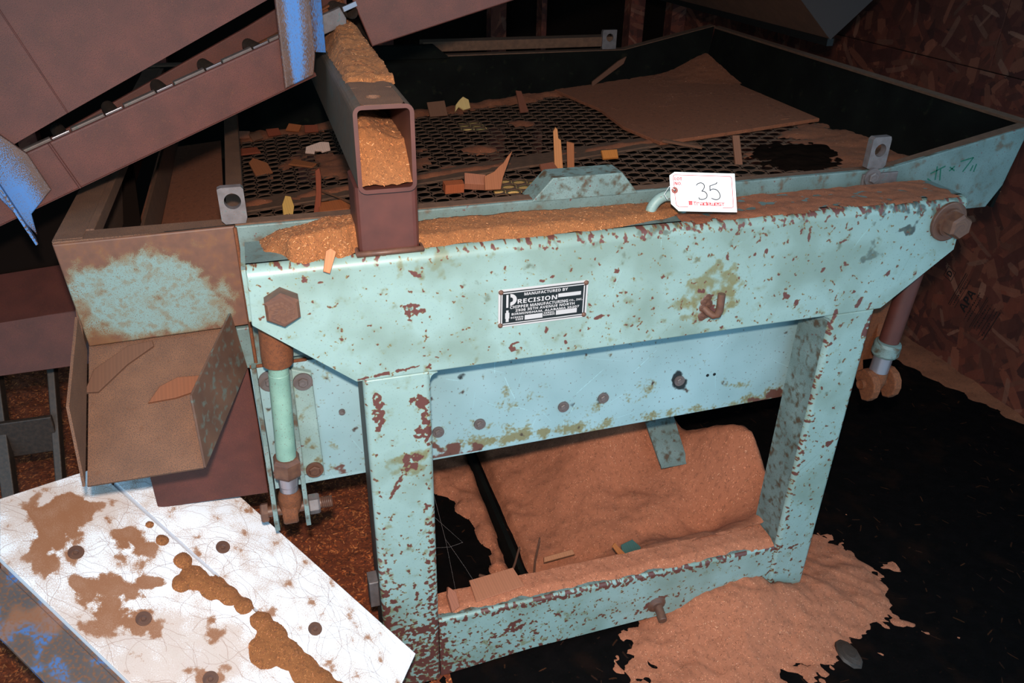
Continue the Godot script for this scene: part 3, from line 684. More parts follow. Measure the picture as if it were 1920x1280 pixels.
func build_frame():
	var fr := thing("machine_frame", "teal painted steel machine frame with chipped paint, maker's plate and two big bolts", "machine frame")
	# front of the beam, rounded along the top, its lower corners cut off at an angle
	var f := MB.new(); var s := MB.new()
	slab(f, s, PackedVector2Array([Vector2(-0.497, 0.75), Vector2(0.503, 0.75), Vector2(0.645, 0.862), Vector2(0.642, 0.967), Vector2(-0.641, 0.967), Vector2(-0.645, 0.875)]), 0.022, 0.018, Transform3D.IDENTITY, [0.4, 0.15, 0.15, 1.0, 0.15, 0.15], 7)
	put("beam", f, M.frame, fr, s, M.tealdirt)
	# flanges of the beam: top, rear web and the end caps
	f = MB.new()
	slab(f, f, rect(-0.641, 0.018, 0.642, 0.10), 0.010, 0.0, Transform3D(Basis(Vector3.RIGHT, Vector3(0, 0, -1), Vector3.UP), Vector3(0, 0.967, 0)))
	put("top_flange", f, M.tealtray, fr)
	f = MB.new(); block(f, Vector3(-0.641, 0.76, -0.108), Vector3(0.642, 0.966, -0.10), 0)
	put("rear_web", f, M.tealdirt, fr)
	f = MB.new(); block(f, Vector3(-0.648, 0.878, -0.10), Vector3(-0.6415, 0.962, -0.010), 0.001)
	put("end_cap", f, M.teal, fr)
	f = MB.new(); block(f, Vector3(0.6425, 0.868, -0.10), Vector3(0.648, 0.962, -0.010), 0.001)
	put("end_cap", f, M.tealdirt, fr)
	# legs: box sections with rounded corners, welded flush to the beam
	for k in 2:
		f = MB.new(); s = MB.new()
		var x0: float = [-0.490, 0.398][k]; var x1: float = [-0.380, 0.4945][k]
		slab(f, s, PackedVector2Array([Vector2(x0, [-0.002, 0.0][k]), Vector2(x1, [-0.002, 0.006][k]), Vector2(x1 + 0.001, 0.752), Vector2(x0, 0.752)]), 0.092, 0.010, Transform3D(Basis.IDENTITY, Vector3(0, 0, 0.0006)), [0.4, 1, 0.05, 1], 5)
		put("leg", f, M.frame, fr, s, [M.steel, M.tealdirt][k])
	# fillets in the corners between beam and legs
	for c in [[-0.38, 0.75, 1], [0.398, 0.75, -1]]:
		f = MB.new()
		var poly := PackedVector2Array([Vector2(c[0] - 0.002 * c[2], c[1] + 0.003)])
		for k in 7:
			var a := k / 6.0 * PI / 2
			poly.append(Vector2(c[0] + c[2] * (0.013 - 0.013 * sin(a)), c[1] - (0.013 - 0.013 * cos(a))))
		if Geometry2D.is_polygon_clockwise(poly): poly.reverse()
		slab(f, f, poly, 0.02, 0.0, Transform3D(Basis.IDENTITY, Vector3(0, 0, -0.002)))
		put("weld_fillet", f, M.frame, fr)
	# foot rail: an angle, its top leg lying back under the dust
	f = MB.new(); s = MB.new()
	slab(f, s, PackedVector2Array([Vector2(-0.3795, 0.0), Vector2(-0.18, 0.018), Vector2(0.397, 0.03), Vector2(0.397, 0.162), Vector2(-0.3795, 0.167)]), 0.066, 0.007, Transform3D(Basis.IDENTITY, Vector3(0, 0, -0.004)), [0.5, 0.5, 0, 1, 0], 4)
	put("foot_rail", f, M.frame, fr, s, M.tealdirt)
	# the two big pivot bolts: left a plain hex head, right on a washer
	f = MB.new(); hexhead(f, Vector3(-0.598, 0.907, 0.001), Vector3(0, 0, 1), 0.028, 0.026)
	var bt := put("pivot_bolt", f, M.bolt, fr)
	f = MB.new()
	for k in 12:
		var a := TAU * k / 12 + 0.2
		var p := Vector3(-0.598, 0.907, 0.0272)
		bar(f, p + Vector3(cos(a), sin(a), 0) * 0.006, p + Vector3(cos(a), sin(a), 0) * 0.017, 0.0016, 0.0008, Vector3(0, 0, 1), 0.0003)
	put("grade_mark", f, M.bolt, bt)
	f = MB.new()
	lathe(f, [Vector2(0.038, 0.0), Vector2(0.038, 0.005), Vector2(0.036, 0.006), Vector2(0.005, 0.006)], axis(Vector3(0.606, 0.924, 0.0005), Vector3(0, 0, 1)), 32)
	lathe(f, [Vector2(0.027, 0.006), Vector2(0.027, 0.012), Vector2(0.005, 0.012)], axis(Vector3(0.606, 0.924, 0.0005), Vector3(0, 0, 1)), 24)
	hexhead(f, Vector3(0.606, 0.924, 0.012), Vector3(0, 0, 1), 0.024, 0.026)
	put("pivot_bolt", f, M.bolt, fr)
	# half ring for lifting, welded on top of the beam
	f = MB.new()
	var arc := []
	for k in 17:
		var a := PI * k / 16
		arc.append(Vector3(0.049 - 0.030 * cos(a), 0.966 + 0.034 * sin(a), -0.058))
	tube(f, arc, 0.009, 12)
	put("lifting_eye", f, M.teal, fr)
	# bent pin in the rust stain, standing off the face
	f = MB.new()
	tube(f, [Vector3(0.117, 0.805, -0.003), Vector3(0.122, 0.800, 0.008), Vector3(0.127, 0.798, 0.016), Vector3(0.132, 0.802, 0.021), Vector3(0.1335, 0.812, 0.0225), Vector3(0.1335, 0.842, 0.021)], 0.0068, 12)
	put("bent_pin", f, M.bolt, fr)
	f = MB.new()
	var rg := RandomNumberGenerator.new(); rg.seed = 9
	for k in 7: lathe(f, [Vector2(0.0095, 0.0), Vector2(0.007, 0.0018), Vector2(0.0001, 0.0026)], axis(Vector3(0.115 + rg.randf_range(-0.012, 0.01), 0.80 + rg.randf_range(-0.010, 0.03), -0.0005), Vector3(0, 0, 1)), 10)
	put("weld_bead", f, M.bolt, fr)
	# stub on the foot rail and the tab on the left leg
	f = MB.new()
	lathe(f, [Vector2(0.010, 0), Vector2(0.010, 0.038), Vector2(0.0085, 0.04), Vector2(0.0001, 0.04)], axis(Vector3(0.116, 0.062, -0.006), Vector3(-0.1, -0.25, 1)), 14)
	lathe(f, [Vector2(0.024, 0.0), Vector2(0.012, 0.008), Vector2(0.004, 0.008)], axis(Vector3(0.113, 0.064, -0.005), Vector3(0, 0, 1)), 14)
	put("stub_pin", f, M.bolt, fr)
	f = MB.new(); block(f, Vector3(-0.508, 0.215, -0.062), Vector3(-0.4895, 0.280, -0.030), 0.003)
	put("leg_tab", f, M.lug, fr)
	# maker's plate
	var np := MB.new()
	slab(np, np, rect(-0.265, 0.8205, -0.1105, 0.8885), 0.0012, 0.0005, Transform3D(Basis.IDENTITY, Vector3(0, 0, 0.0014)))
	var pl := put("nameplate", np, M.alu, fr)
	pl.set_meta("label", "black and silver maker's plate riveted to the beam")
	f = MB.new(); slab(f, f, rect(-0.2615, 0.8240, -0.114, 0.8850), 0.0008, 0, Transform3D(Basis.IDENTITY, Vector3(0, 0, 0.0018)))
	slab(f, f, rect(-0.259, 0.8265, -0.1165, 0.8825), 0.0008, 0, Transform3D(Basis.IDENTITY, Vector3(0, 0, 0.0019)))
	put("plate_field", f, M.plateblack, pl)
	f = MB.new()   # silver rules and blank boxes
	for r in [[-0.2575, 0.8258, -0.1165, 0.8275], [-0.2575, 0.8815, -0.1165, 0.8832], [-0.2605, 0.828, -0.2585, 0.880], [-0.1185, 0.830, -0.1165, 0.880], [-0.163, 0.8640, -0.123, 0.8705], [-0.220, 0.8302, -0.189, 0.8385], [-0.1655, 0.8318, -0.1285, 0.8400], [-0.2525, 0.830, -0.2475, 0.836], [-0.2535, 0.836, -0.2465, 0.8465], [-0.252, 0.8465, -0.248, 0.851]]:
		slab(f, f, rect(r[0], r[1], r[2], r[3]), 0.0006, 0, Transform3D(Basis.IDENTITY, Vector3(0, 0, 0.0024)))
	# the big P: a stem and a thick bowl
	var pp := PackedVector2Array()
	for k in 13:
		var a := -PI / 2 + PI * k / 12
		pp.append(Vector2(-0.2455 + 0.0112 * cos(a), 0.8695 + 0.0105 * sin(a)))
	for k in 13:
		var a := PI / 2 - PI * k / 12
		pp.append(Vector2(-0.2450 + 0.0046 * cos(a), 0.8695 + 0.0045 * sin(a)))
	slab(f, f, pp, 0.0006, 0, Transform3D(Basis.IDENTITY, Vector3(0, 0, 0.0024)))
	slab(f, f, rect(-0.2520, 0.8560, -0.2485, 0.8790), 0.0006, 0, Transform3D(Basis.IDENTITY, Vector3(0, 0, 0.0024)))
	put("plate_rules", f, M.alu, pl)
	for r in [["MANUFACTURED BY", -0.2220, -0.1470, 0.8745, 0.0050], ["RECISION", -0.2330, -0.1650, 0.8610, 0.0078], ["CHIPPER MANUFACTURING", -0.2455, -0.1450, 0.8530, 0.0052], ["CO., INC.", -0.1430, -0.1195, 0.8535, 0.0040], ["2936 35TH AVENUE NORTH", -0.2360, -0.1330, 0.8468, 0.0046], ["BIRMINGHAM, ALABAMA 35207", -0.2430, -0.1250, 0.8405, 0.0046], ["SCREEN", -0.2440, -0.2225, 0.8350, 0.0030], ["SIZE", -0.2355, -0.2225, 0.8308, 0.0030], ["SERIAL", -0.1870, -0.1675, 0.8365, 0.0030], ["NUMBER", -0.1880, -0.1675, 0.8325, 0.0030]]:
		var t := letters(r[0], M.alu, r[2] - r[1], r[4], 0.0005)
		t.name = "plate_lettering"; t.position = Vector3((r[1] + r[2]) / 2, r[3] + r[4] / 2, 0.0022); pl.add_child(t, true)
	for c in [[-0.2610, 0.8845], [-0.1145, 0.8845], [-0.2615, 0.8245], [-0.1150, 0.8255]]:
		f = MB.new()
		lathe(f, [Vector2(0.0042, 0), Vector2(0.0040, 0.0016), Vector2(0.0026, 0.0032), Vector2(0.0001, 0.0038)], axis(Vector3(c[0], c[1], 0.0015), Vector3(0, 0, 1)), 14)
		put("rivet", f, M.bolt, pl)

func deck_y(x: float) -> float:
	return 0.83 + 0.085 * x

func build_tray():
	var tr := thing("screen_tray", "teal steel screening tray with perforated deck, high side walls and a discharge chute", "vibrating screen")
	var f := MB.new(); var s := MB.new()
	# front wall, right of the chute seam: level, then flaring up to the right end
	slab(f, s, PackedVector2Array([Vector2(-0.652, 0.808), Vector2(-0.676, 0.808), Vector2(-0.676, 0.73), Vector2(0.5, 0.735), Vector2(0.55, 0.885), Vector2(0.838, 0.885), Vector2(0.866, 0.93), Vector2(0.889, 1.052), Vector2(0.64, 1.003), Vector2(0.56, 0.988), Vector2(-0.652, 0.984)]), 0.008, 0.003, Transform3D(Basis.IDENTITY, Vector3(0, 0, -0.13)), null, 2)
	put("front_wall", f, M.tealtray, tr, s, M.tealdirt)
	f = MB.new(); s = MB.new()
	slab(f, s, PackedVector2Array([Vector2(-0.897, 0.806), Vector2(-0.653, 0.812), Vector2(-0.6525, 0.985), Vector2(-0.909, 0.980)]), 0.008, 0.003, Transform3D(Basis.IDENTITY, Vector3(0, 0, -0.131)), null, 2)
	var cw := put("chute_wall", f, M.chutewall, tr, s, M.steel)
	cw.set_meta("label", "rusted end of the front wall over the chute")
	f = MB.new()   # rims folded inwards
	block(f, Vector3(-0.909, 0.974, -0.172), Vector3(-0.6525, 0.983, -0.134), 0.002)
	put("rim", f, M.chute, tr)
	f = MB.new(); block(f, Vector3(-0.652, 0.978, -0.158), Vector3(0.56, 0.9865, -0.134), 0.002)
	plate(f, [Vector3(0.56, 0.9865, -0.134), Vector3(0.889, 1.053, -0.134), Vector3(0.889, 1.053, -0.158), Vector3(0.56, 0.9865, -0.158)], 0.006)
	put("rim", f, M.deck, tr)
	f = MB.new()   # weld seam at the joint
	tube(f, [Vector3(-0.6525, 0.983, -0.1295), Vector3(-0.6528, 0.9, -0.1295), Vector3(-0.653, 0.74, -0.1295)], 0.003, 6)
	tube(f, [Vector3(-0.664, 0.7345, -0.1265), Vector3(-0.57, 0.7355, -0.1265)], 0.0035, 6)
	put("weld_seam", f, M.orange, tr)
	# right and back walls, their tops flaring up at the corner
	f = MB.new()
	plate(f, [Vector3(0.862, 0.88, -0.14), Vector3(0.889, 1.052, -0.14), Vector3(0.925, 1.052, -1.46), Vector3(0.90, 0.86, -1.46)], 0.008)
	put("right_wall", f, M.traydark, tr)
	f = MB.new()   # torn rubber skirt and rim along the right wall
	plate(f, [Vector3(0.885, 1.056, -0.145), Vector3(0.905, 1.058, -0.145), Vector3(0.942, 1.058, -1.46), Vector3(0.922, 1.056, -1.46)], 0.006)
	put("rim", f, M.deck, tr)
	f = MB.new()
	slab(f, f, PackedVector2Array([Vector2(-0.90, 0.70), Vector2(0.91, 0.80), Vector2(0.925, 1.055), Vector2(0.60, 0.988), Vector2(-0.90, 0.985)]), 0.008, 0.002, Transform3D(Basis.IDENTITY, Vector3(0, 0, -1.462)))
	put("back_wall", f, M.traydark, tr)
	f = MB.new()
	block(f, Vector3(-0.90, 0.982, -1.50), Vector3(0.60, 0.9905, -1.466), 0.001)
	plate(f, [Vector3(0.60, 0.9905, -1.466), Vector3(0.93, 1.058, -1.466), Vector3(0.93, 1.058, -1.50), Vector3(0.60, 0.9905, -1.50)], 0.006)
	block(f, Vector3(-0.08, 1.0, -1.53), Vector3(0.56, 1.03, -1.475), 0.002)
	put("rim", f, M.deck, tr)
	f = MB.new()   # left end wall with its folded rim, running back under the conveyor
	plate(f, [Vector3(-0.905, 0.80, -0.14), Vector3(-0.905, 0.80, -1.46), Vector3(-0.885, 0.98, -1.46), Vector3(-0.885, 0.98, -0.14)], 0.006)
	put("left_wall", f, M.chute, tr)
	f = MB.new()
	plate(f, [Vector3(-0.909, 0.984, -0.14), Vector3(-0.868, 0.984, -0.14), Vector3(-0.848, 0.984, -1.46), Vector3(-0.890, 0.984, -1.46)], 0.006)
	bar(f, Vector3(-0.862, 0.974, -0.17), Vector3(-0.842, 0.974, -1.45), 0.012, 0.022)
	put("rim", f, M.chute, tr)
	f = MB.new()   # inner guide strip
	plate(f, [Vector3(-0.84, 0.775, -0.15), Vector3(-0.832, 0.775, -1.45), Vector3(-0.832, 0.86, -1.45), Vector3(-0.84, 0.86, -0.15)], 0.006)
	put("guide_strip", f, M.chute, tr)
	# inside faces of the front wall are dusty; dark pan under the deck
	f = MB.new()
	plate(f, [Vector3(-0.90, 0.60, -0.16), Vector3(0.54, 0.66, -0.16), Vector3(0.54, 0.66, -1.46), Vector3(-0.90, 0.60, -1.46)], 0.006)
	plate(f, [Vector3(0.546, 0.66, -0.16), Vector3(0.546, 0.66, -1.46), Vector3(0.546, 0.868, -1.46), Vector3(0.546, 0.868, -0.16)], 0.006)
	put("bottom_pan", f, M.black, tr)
	# smooth end of the deck at the left, over the chute
	f = MB.new()
	plate(f, [Vector3(-0.897, deck_y(-0.9), -0.142), Vector3(-0.69, deck_y(-0.69), -0.142), Vector3(-0.715, deck_y(-0.715), -1.455), Vector3(-0.89, deck_y(-0.9), -1.455)], 0.006)
	put("chute_deck", f, M.sawdim, tr)
	# perforated deck: two panels either side of a solid strip, holes 32 mm on 38 mm centres
	for k in 2:
		f = MB.new()
		perforated(f, [-0.69, -0.69][k], 0.868, [-0.145, -0.855][k], [-0.79, -1.452][k])
		put("perforated_panel", f, M.deck, tr)
	f = MB.new()
	plate(f, [Vector3(-0.69, deck_y(-0.69) + 0.003, -0.782), Vector3(0.868, deck_y(0.868) + 0.003, -0.782), Vector3(0.868, deck_y(0.868) + 0.003, -0.863), Vector3(-0.69, deck_y(-0.69) + 0.003, -0.863)], 0.006)
	put("deck_strip", f, M.deck, tr)
	# blank plate laid over the rear right of the deck
	f = MB.new()
	var by := func(x: float) -> float: return deck_y(x) + 0.014
	plate(f, [Vector3(0.402, by.call(0.402), -0.772), Vector3(0.60, by.call(0.60), -0.762), Vector3(0.872, by.call(0.872), -0.758), Vector3(0.895, by.call(0.895), -1.45), Vector3(0.352, by.call(0.352), -1.45), Vector3(0.39, by.call(0.39), -1.15), Vector3(0.375, by.call(0.375), -0.95)], 0.009, 0.002)
	put("blank_plate", f, M.sawdim, tr)
	# divider bar at the left end of the deck
	f = MB.new(); bar(f, Vector3(-0.6535, 0.950, -0.165), Vector3(-0.664, 0.950, -1.45), 0.030, 0.025)
	put("divider_bar", f, M.chute, tr)
	# lifting lugs
	for a in [[Vector3(-0.651, 0.988, -0.132), 0.038, 0.058], [Vector3(0.530, 0.990, -0.128), 0.042, 0.062], [Vector3(0.545, 0.992, -1.47), 0.05, 0.06]]:
		f = MB.new()
		lug_shape(f, Transform3D(Basis.IDENTITY, a[0]), a[1], a[2], Vector2(0.001, 0.036), 0.0125, 0.014)
		put("lug", f, M.lug, tr)
	f = MB.new(); slab(f, f, rect(0.503, 0.905, 0.583, 0.982), 0.006, 0.002, Transform3D(Basis.IDENTITY, Vector3(0, 0, -0.1235)))
	var ls := put("lug_strap", f, M.lug, tr)
	f = MB.new(); hexhead(f, Vector3(0.521, 0.976, -0.1235), Vector3(0, 0, 1), 0.011, 0.010, 0.018)
	put("bolt", f, M.lug, ls)
	# raised block on the front rim, ends cut at a slope
	f = MB.new()
	slab(f, f, PackedVector2Array([Vector2(-0.170, 0.982), Vector2(0.030, 0.982), Vector2(-0.004, 1.022), Vector2(-0.132, 1.022)]), 0.05, 0.002, Transform3D(Basis.IDENTITY, Vector3(0, 0, -0.129)))
	put("rim_block", f, M.tealdirt, tr)
	f = MB.new()
	slab(f, f, PackedVector2Array([Vector2(-0.46, 0.985), Vector2(0.0, 0.985), Vector2(-0.05, 1.025), Vector2(-0.40, 1.025)]), 0.03, 0.002, Transform3D(Basis.IDENTITY, Vector3(0, 0, -1.445)))
	put("rim_block", f, M.traydark, tr)
	# marks in green pen at the right end
	f = MB.new()
	for l in [[[0.668, 0.982], [0.700, 0.995]], [[0.680, 0.996], [0.684, 0.968]], [[0.690, 0.990], [0.696, 0.966]], [[0.664, 0.972], [0.674, 0.966]], [[0.712, 0.992], [0.726, 0.984]], [[0.713, 0.984], [0.724, 0.993]], [[0.735, 1.002], [0.765, 1.008]], [[0.765, 1.008], [0.748, 0.980]], [[0.770, 0.992], [0.767, 0.980]], [[0.778, 0.994], [0.776, 0.978]]]:
		bar(f, Vector3(l[0][0], l[0][1] - 0.012, -0.1298), Vector3(l[1][0], l[1][1] - 0.012, -0.1298), 0.0026, 0.0006, Vector3(0, 0, 1), 0.0)
	put("pen_mark", f, M.greenpen, tr)
	# the discharge chute: a steep floor and two side plates
	f = MB.new()
	plate(f, [Vector3(-0.902, 0.680, 0.060), Vector3(-0.742, 0.680, 0.060), Vector3(-0.693, 0.806, -0.145), Vector3(-0.899, 0.806, -0.145)], 0.005)
	put("chute_floor", f, M.chute, tr)
	f = MB.new()
	plate(f, [Vector3(-0.742, 0.681, 0.062), Vector3(-0.745, 0.790, 0.030), Vector3(-0.665, 0.840, -0.126), Vector3(-0.672, 0.735, -0.126)], 0.004)
	put("chute_side", f, M.sideplate, tr)
	f = MB.new()
	plate(f, [Vector3(-0.9035, 0.681, 0.062), Vector3(-0.899, 0.804, -0.126), Vector3(-0.907, 0.865, -0.121), Vector3(-0.897, 0.802, 0.035)], 0.004)
	put("chute_side", f, M.chute, tr)
	# lower side panel of the pan, with its bolts
	f = MB.new(); s = MB.new()
	slab(f, s, PackedVector2Array([Vector2(-0.664, 0.470), Vector2(0.50, 0.487), Vector2(0.50, 0.742), Vector2(-0.664, 0.734)]), 0.006, 0.002, Transform3D(Basis.IDENTITY, Vector3(0, 0, -0.124)))
	var pn := put("lower_panel", f, M.panel, tr, s, M.tealdirt)
	for c in [[-0.345, 0.542, 1], [-0.263, 0.545, 1], [-0.091, 0.554, 1], [-0.006, 0.560, 1], [0.162, 0.573, 1], [-0.520, 0.62, 0.5]]:
		f = MB.new(); hexhead(f, Vector3(c[0], c[1], -0.1235), Vector3(0, 0, 1), 0.0075 * c[2], 0.007, 0.0115 * c[2])
		put("bolt", f, M.lug, pn)
	for x in [0.228, 0.244]:
		f = MB.new(); lathe(f, [Vector2(0.0035, 0.0), Vector2(0.0035, 0.0004), Vector2(0.0001, 0.0004)], axis(Vector3(x, 0.574, -0.1238), Vector3(0, 0, 1)), 12)
		put("bolt_hole", f, M.black, pn)
	# rusty stretch of the pan left of the hanger bracket
	f = MB.new(); slab(f, f, PackedVector2Array([Vector2(-0.86, 0.46), Vector2(-0.668, 0.452), Vector2(-0.666, 0.62), Vector2(-0.668, 0.735), Vector2(-0.72, 0.735), Vector2(-0.86, 0.60)]), 0.006, 0.002, Transform3D(Basis.IDENTITY, Vector3(0, 0, -0.140)))
	put("rusty_panel", f, M.rust, tr)
	f = MB.new()   # the pan's rear and underside
	plate(f, [Vector3(-0.664, 0.49, -0.15), Vector3(0.5, 0.50, -0.15), Vector3(0.5, 0.62, -1.4), Vector3(-0.664, 0.60, -1.4)], 0.006)
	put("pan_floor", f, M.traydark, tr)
	# hanger brackets: a strap bolted to the panel and two tapering ears standing out from it
	for k in 2:
		var x: float = [-0.630, 0.604][k]; var y0: float = [0.430, 0.50][k]; var y1: float = [0.745, 0.76][k]
		f = MB.new()
		if k == 0: slab(f, f, PackedVector2Array([Vector2(-0.600, 0.500), Vector2(-0.563, 0.492), Vector2(-0.565, 0.715), Vector2(-0.598, 0.728)]), 0.010, 0.003, Transform3D(Basis.IDENTITY, Vector3(0, 0, -0.1125)))
		else: block(f, Vector3(0.555, 0.55, -0.135), Vector3(0.655, 0.80, -0.123), 0.002)
		var hb := put("hanger_bracket", f, M.teal if k == 0 else M.orange, tr)
		for e in 2:
			f = MB.new()
			var ex: float = x + [[-0.027, 0.027], [-0.024, 0.030]][k][e]
			var poly: PackedVector2Array
			if k == 0: poly = PackedVector2Array([Vector2(0.12, 0.50), Vector2(0.12, y1), Vector2(0.100, y1), Vector2(0.082, 0.60), Vector2(0.048, 0.505), Vector2(0.036, 0.470), Vector2(0.044, 0.440), Vector2(0.066, y0), Vector2(0.090, 0.445)])
			else:
				poly = PackedVector2Array([Vector2(0.122, 0.57), Vector2(0.122, 0.64)])
				for q in 9:
					var a := 0.6 + q / 8.0 * 4.0
					poly.append(Vector2(0.060 + 0.034 * cos(a), 0.530 + 0.036 * sin(a)))
			if Geometry2D.is_polygon_clockwise(poly): poly.reverse()
			slab(f, f, poly, [0.008, 0.016][k], [0.001, 0.004][k], Transform3D(Basis(Vector3(0, 0, -1), Vector3.UP, Vector3(-1, 0, 0)), Vector3(ex - 0.004, 0, 0)).translated_local(Vector3(0, 0, 0)), null, 1)
			put("bracket_ear", f, [M.tealdirt, M.orange][k], hb)
		if k == 0:
			for c in [[-0.634, 0.705, -0.1235, 0.010, 0.020], [-0.581, 0.702, -0.1115, 0.009, 0.0165], [-0.580, 0.511, -0.1115, 0.011, 0.016]]:
				f = MB.new(); hexhead(f, Vector3(c[0], c[1], c[2]), Vector3(0, 0, 1), c[3], 0.009, c[4])
				put("bolt", f, M.bolt if c[1] < 0.6 else M.lug, hb)

func perforated(m: MB, x0: float, x1: float, z0: float, z1: float):
	var p := 0.038; var cw := p * 0.866; var r := 0.0158; var N := 12
	var nx := int((x1 - x0) / cw); var nzz := int((z0 - z1) / p)
	cw = (x1 - x0) / nx; p = (z0 - z1) / nzz
	for i in nx:
		for j in nzz + (i % 2):
			var cx := x0 + cw * (i + 0.5)
			var cz := z0 - p * (j + (0.0 if i % 2 == 1 else 0.5))
			var hx := cw / 2; var hz := p / 2
			var zt := minf(cz + hz, z0); var zb := maxf(cz - hz, z1)
			# cell: a rectangle around a round hole; half cells at the ends stay solid
			var y := func(x: float) -> float: return deck_y(x)
			if zt - zb < p * 0.9:
				m.flat(Vector3(cx - hx, y.call(cx - hx), zt), Vector3(cx + hx, y.call(cx + hx), zt), Vector3(cx + hx, y.call(cx + hx), zb), Vector3(cx - hx, y.call(cx - hx), zb))
				continue
			for k in N:
				var a := TAU * k / N; var b := TAU * (k + 1) / N
				var q := []
				for an in [a, b]:
					var d := Vector2(cos(an), sin(an))
					var sc := minf(hx / maxf(absf(d.x), 1e-6), hz / maxf(absf(d.y), 1e-6))
					var ix: float = cx + d.x * minf(r, hx * 0.97); var ox: float = cx + d.x * sc
					q.append([Vector3(ix, y.call(ix), cz + d.y * r), Vector3(ox, y.call(ox), cz + d.y * sc)])
				m.flat(q[0][0], q[0][1], q[1][1], q[1][0])
				var dn := Vector3(0, -0.002, 0)
				m.flat(q[0][0], q[1][0], q[1][0] + dn, q[0][0] + dn)

func build_hangers():
	# left: threaded hanger with a painted sleeve, hex nut, bright stud and a forged eye
	var o := Vector3(-0.632, 0.43, -0.062)
	var h := thing("hanger_rod", "pale green turnbuckle hanger rod under the left end of the beam, with bright stud", "hanger rod", o)
	var top := Vector3(-0.611, 0.90, -0.058); var d := (top - o).normalized()
	var xf := axis(Vector3.ZERO, d)
	var f := MB.new()
	lathe(f, [Vector2(0.0001, 0.340), Vector2(0.0165, 0.340), Vector2(0.024, 0.345), Vector2(0.0255, 0.360), Vector2(0.0255, 0.41), Vector2(0.022, 0.46), Vector2(0.0001, 0.46)], xf, 20)
	put("rod_head", f, M.orange, h)
	f = MB.new(); lathe(f, [Vector2(0.0168, 0.145), Vector2(0.0168, 0.325), Vector2(0.0162, 0.326), Vector2(0.0162, 0.342)], xf, 20)
	put("sleeve", f, M.sleeve, h)
	f = MB.new(); lathe(f, [Vector2(0.0166, 0.158), Vector2(0.022, 0.157), Vector2(0.0255, 0.150), Vector2(0.0255, 0.124), Vector2(0.023, 0.119), Vector2(0.005, 0.119)], xf, 6, true)
	put("lock_nut", f, M.bolt, h)
	f = MB.new(); lathe(f, [Vector2(0.0170, 0.122), Vector2(0.0170, 0.098), Vector2(0.0162, 0.096), Vector2(0.0162, 0.070)], xf, 20)
	put("stud", f, M.chrome, h)
	f = MB.new()
	lathe(f, [Vector2(0.0168, 0.086), Vector2(0.021, 0.070), Vector2(0.020, 0.05), Vector2(0.016, 0.035)], xf, 16)
	lathe(f, [Vector2(0.010, -0.013), Vector2(0.024, -0.013), Vector2(0.026, -0.010), Vector2(0.026, 0.010), Vector2(0.024, 0.013), Vector2(0.010, 0.013)], axis(Vector3(0.0, 0.040, 0.0), Vector3.RIGHT), 22)
	put("rod_eye", f, M.orange, h)
	f = MB.new()
	lathe(f, [Vector2(0.0095, -0.040), Vector2(0.0095, 0.075), Vector2(0.0001, 0.075)], axis(Vector3(0.0, 0.042, 0.0), Vector3.RIGHT), 14)
	for k in 6: lathe(f, [Vector2(0.009, 0.055 + k * 0.0034), Vector2(0.0112, 0.0567 + k * 0.0034), Vector2(0.009, 0.0584 + k * 0.0034)], axis(Vector3(0.0, 0.042, 0.0), Vector3.RIGHT), 14)
	hexhead(f, Vector3(-0.037, 0.042, 0.0), Vector3.LEFT, 0.018, 0.013)
	var pb := put("pivot_bolt", f, M.bolt, h)
	f = MB.new()
	lathe(f, [Vector2(0.005, 0.033), Vector2(0.0165, 0.033), Vector2(0.0185, 0.035), Vector2(0.0185, 0.050), Vector2(0.0165, 0.053), Vector2(0.005, 0.053)], axis(Vector3(0.0, 0.042, 0.0), Vector3.RIGHT), 6, true)
	put("nut", f, M.lug, pb)
	# right: bare brown tube in a forked end
	o = Vector3(0.604, 0.50, -0.062)
	h = thing("hanger_rod", "brown hanger rod with a green-flecked collar beyond the right leg", "hanger rod", o)
	d = (Vector3(0.628, 0.90, -0.058) - o).normalized(); xf = axis(Vector3.ZERO, d)
	f = MB.new(); lathe(f, [Vector2(0.0205, 0.135), Vector2(0.0205, 0.39), Vector2(0.0001, 0.39)], xf, 20)
	put("sleeve", f, M.post, h)
	f = MB.new(); lathe(f, [Vector2(0.018, 0.134), Vector2(0.026, 0.132), Vector2(0.028, 0.126), Vector2(0.028, 0.106), Vector2(0.025, 0.101), Vector2(0.005, 0.101)], xf, 20)
	put("collar", f, M.tealdirt, h)
	f = MB.new(); lathe(f, [Vector2(0.0195, 0.104), Vector2(0.0195, 0.045), Vector2(0.005, 0.045)], xf, 20)
	put("stud", f, M.chrome, h)
	f = MB.new()
	lathe(f, [Vector2(0.020, 0.062), Vector2(0.021, 0.04), Vector2(0.017, 0.02), Vector2(0.0001, 0.015)], xf, 16)
	lathe(f, [Vector2(0.011, -0.036), Vector2(0.011, 0.058), Vector2(0.0001, 0.058)], axis(Vector3(0, 0.032, 0), Vector3.RIGHT), 14)
	put("rod_eye", f, M.orange, h)

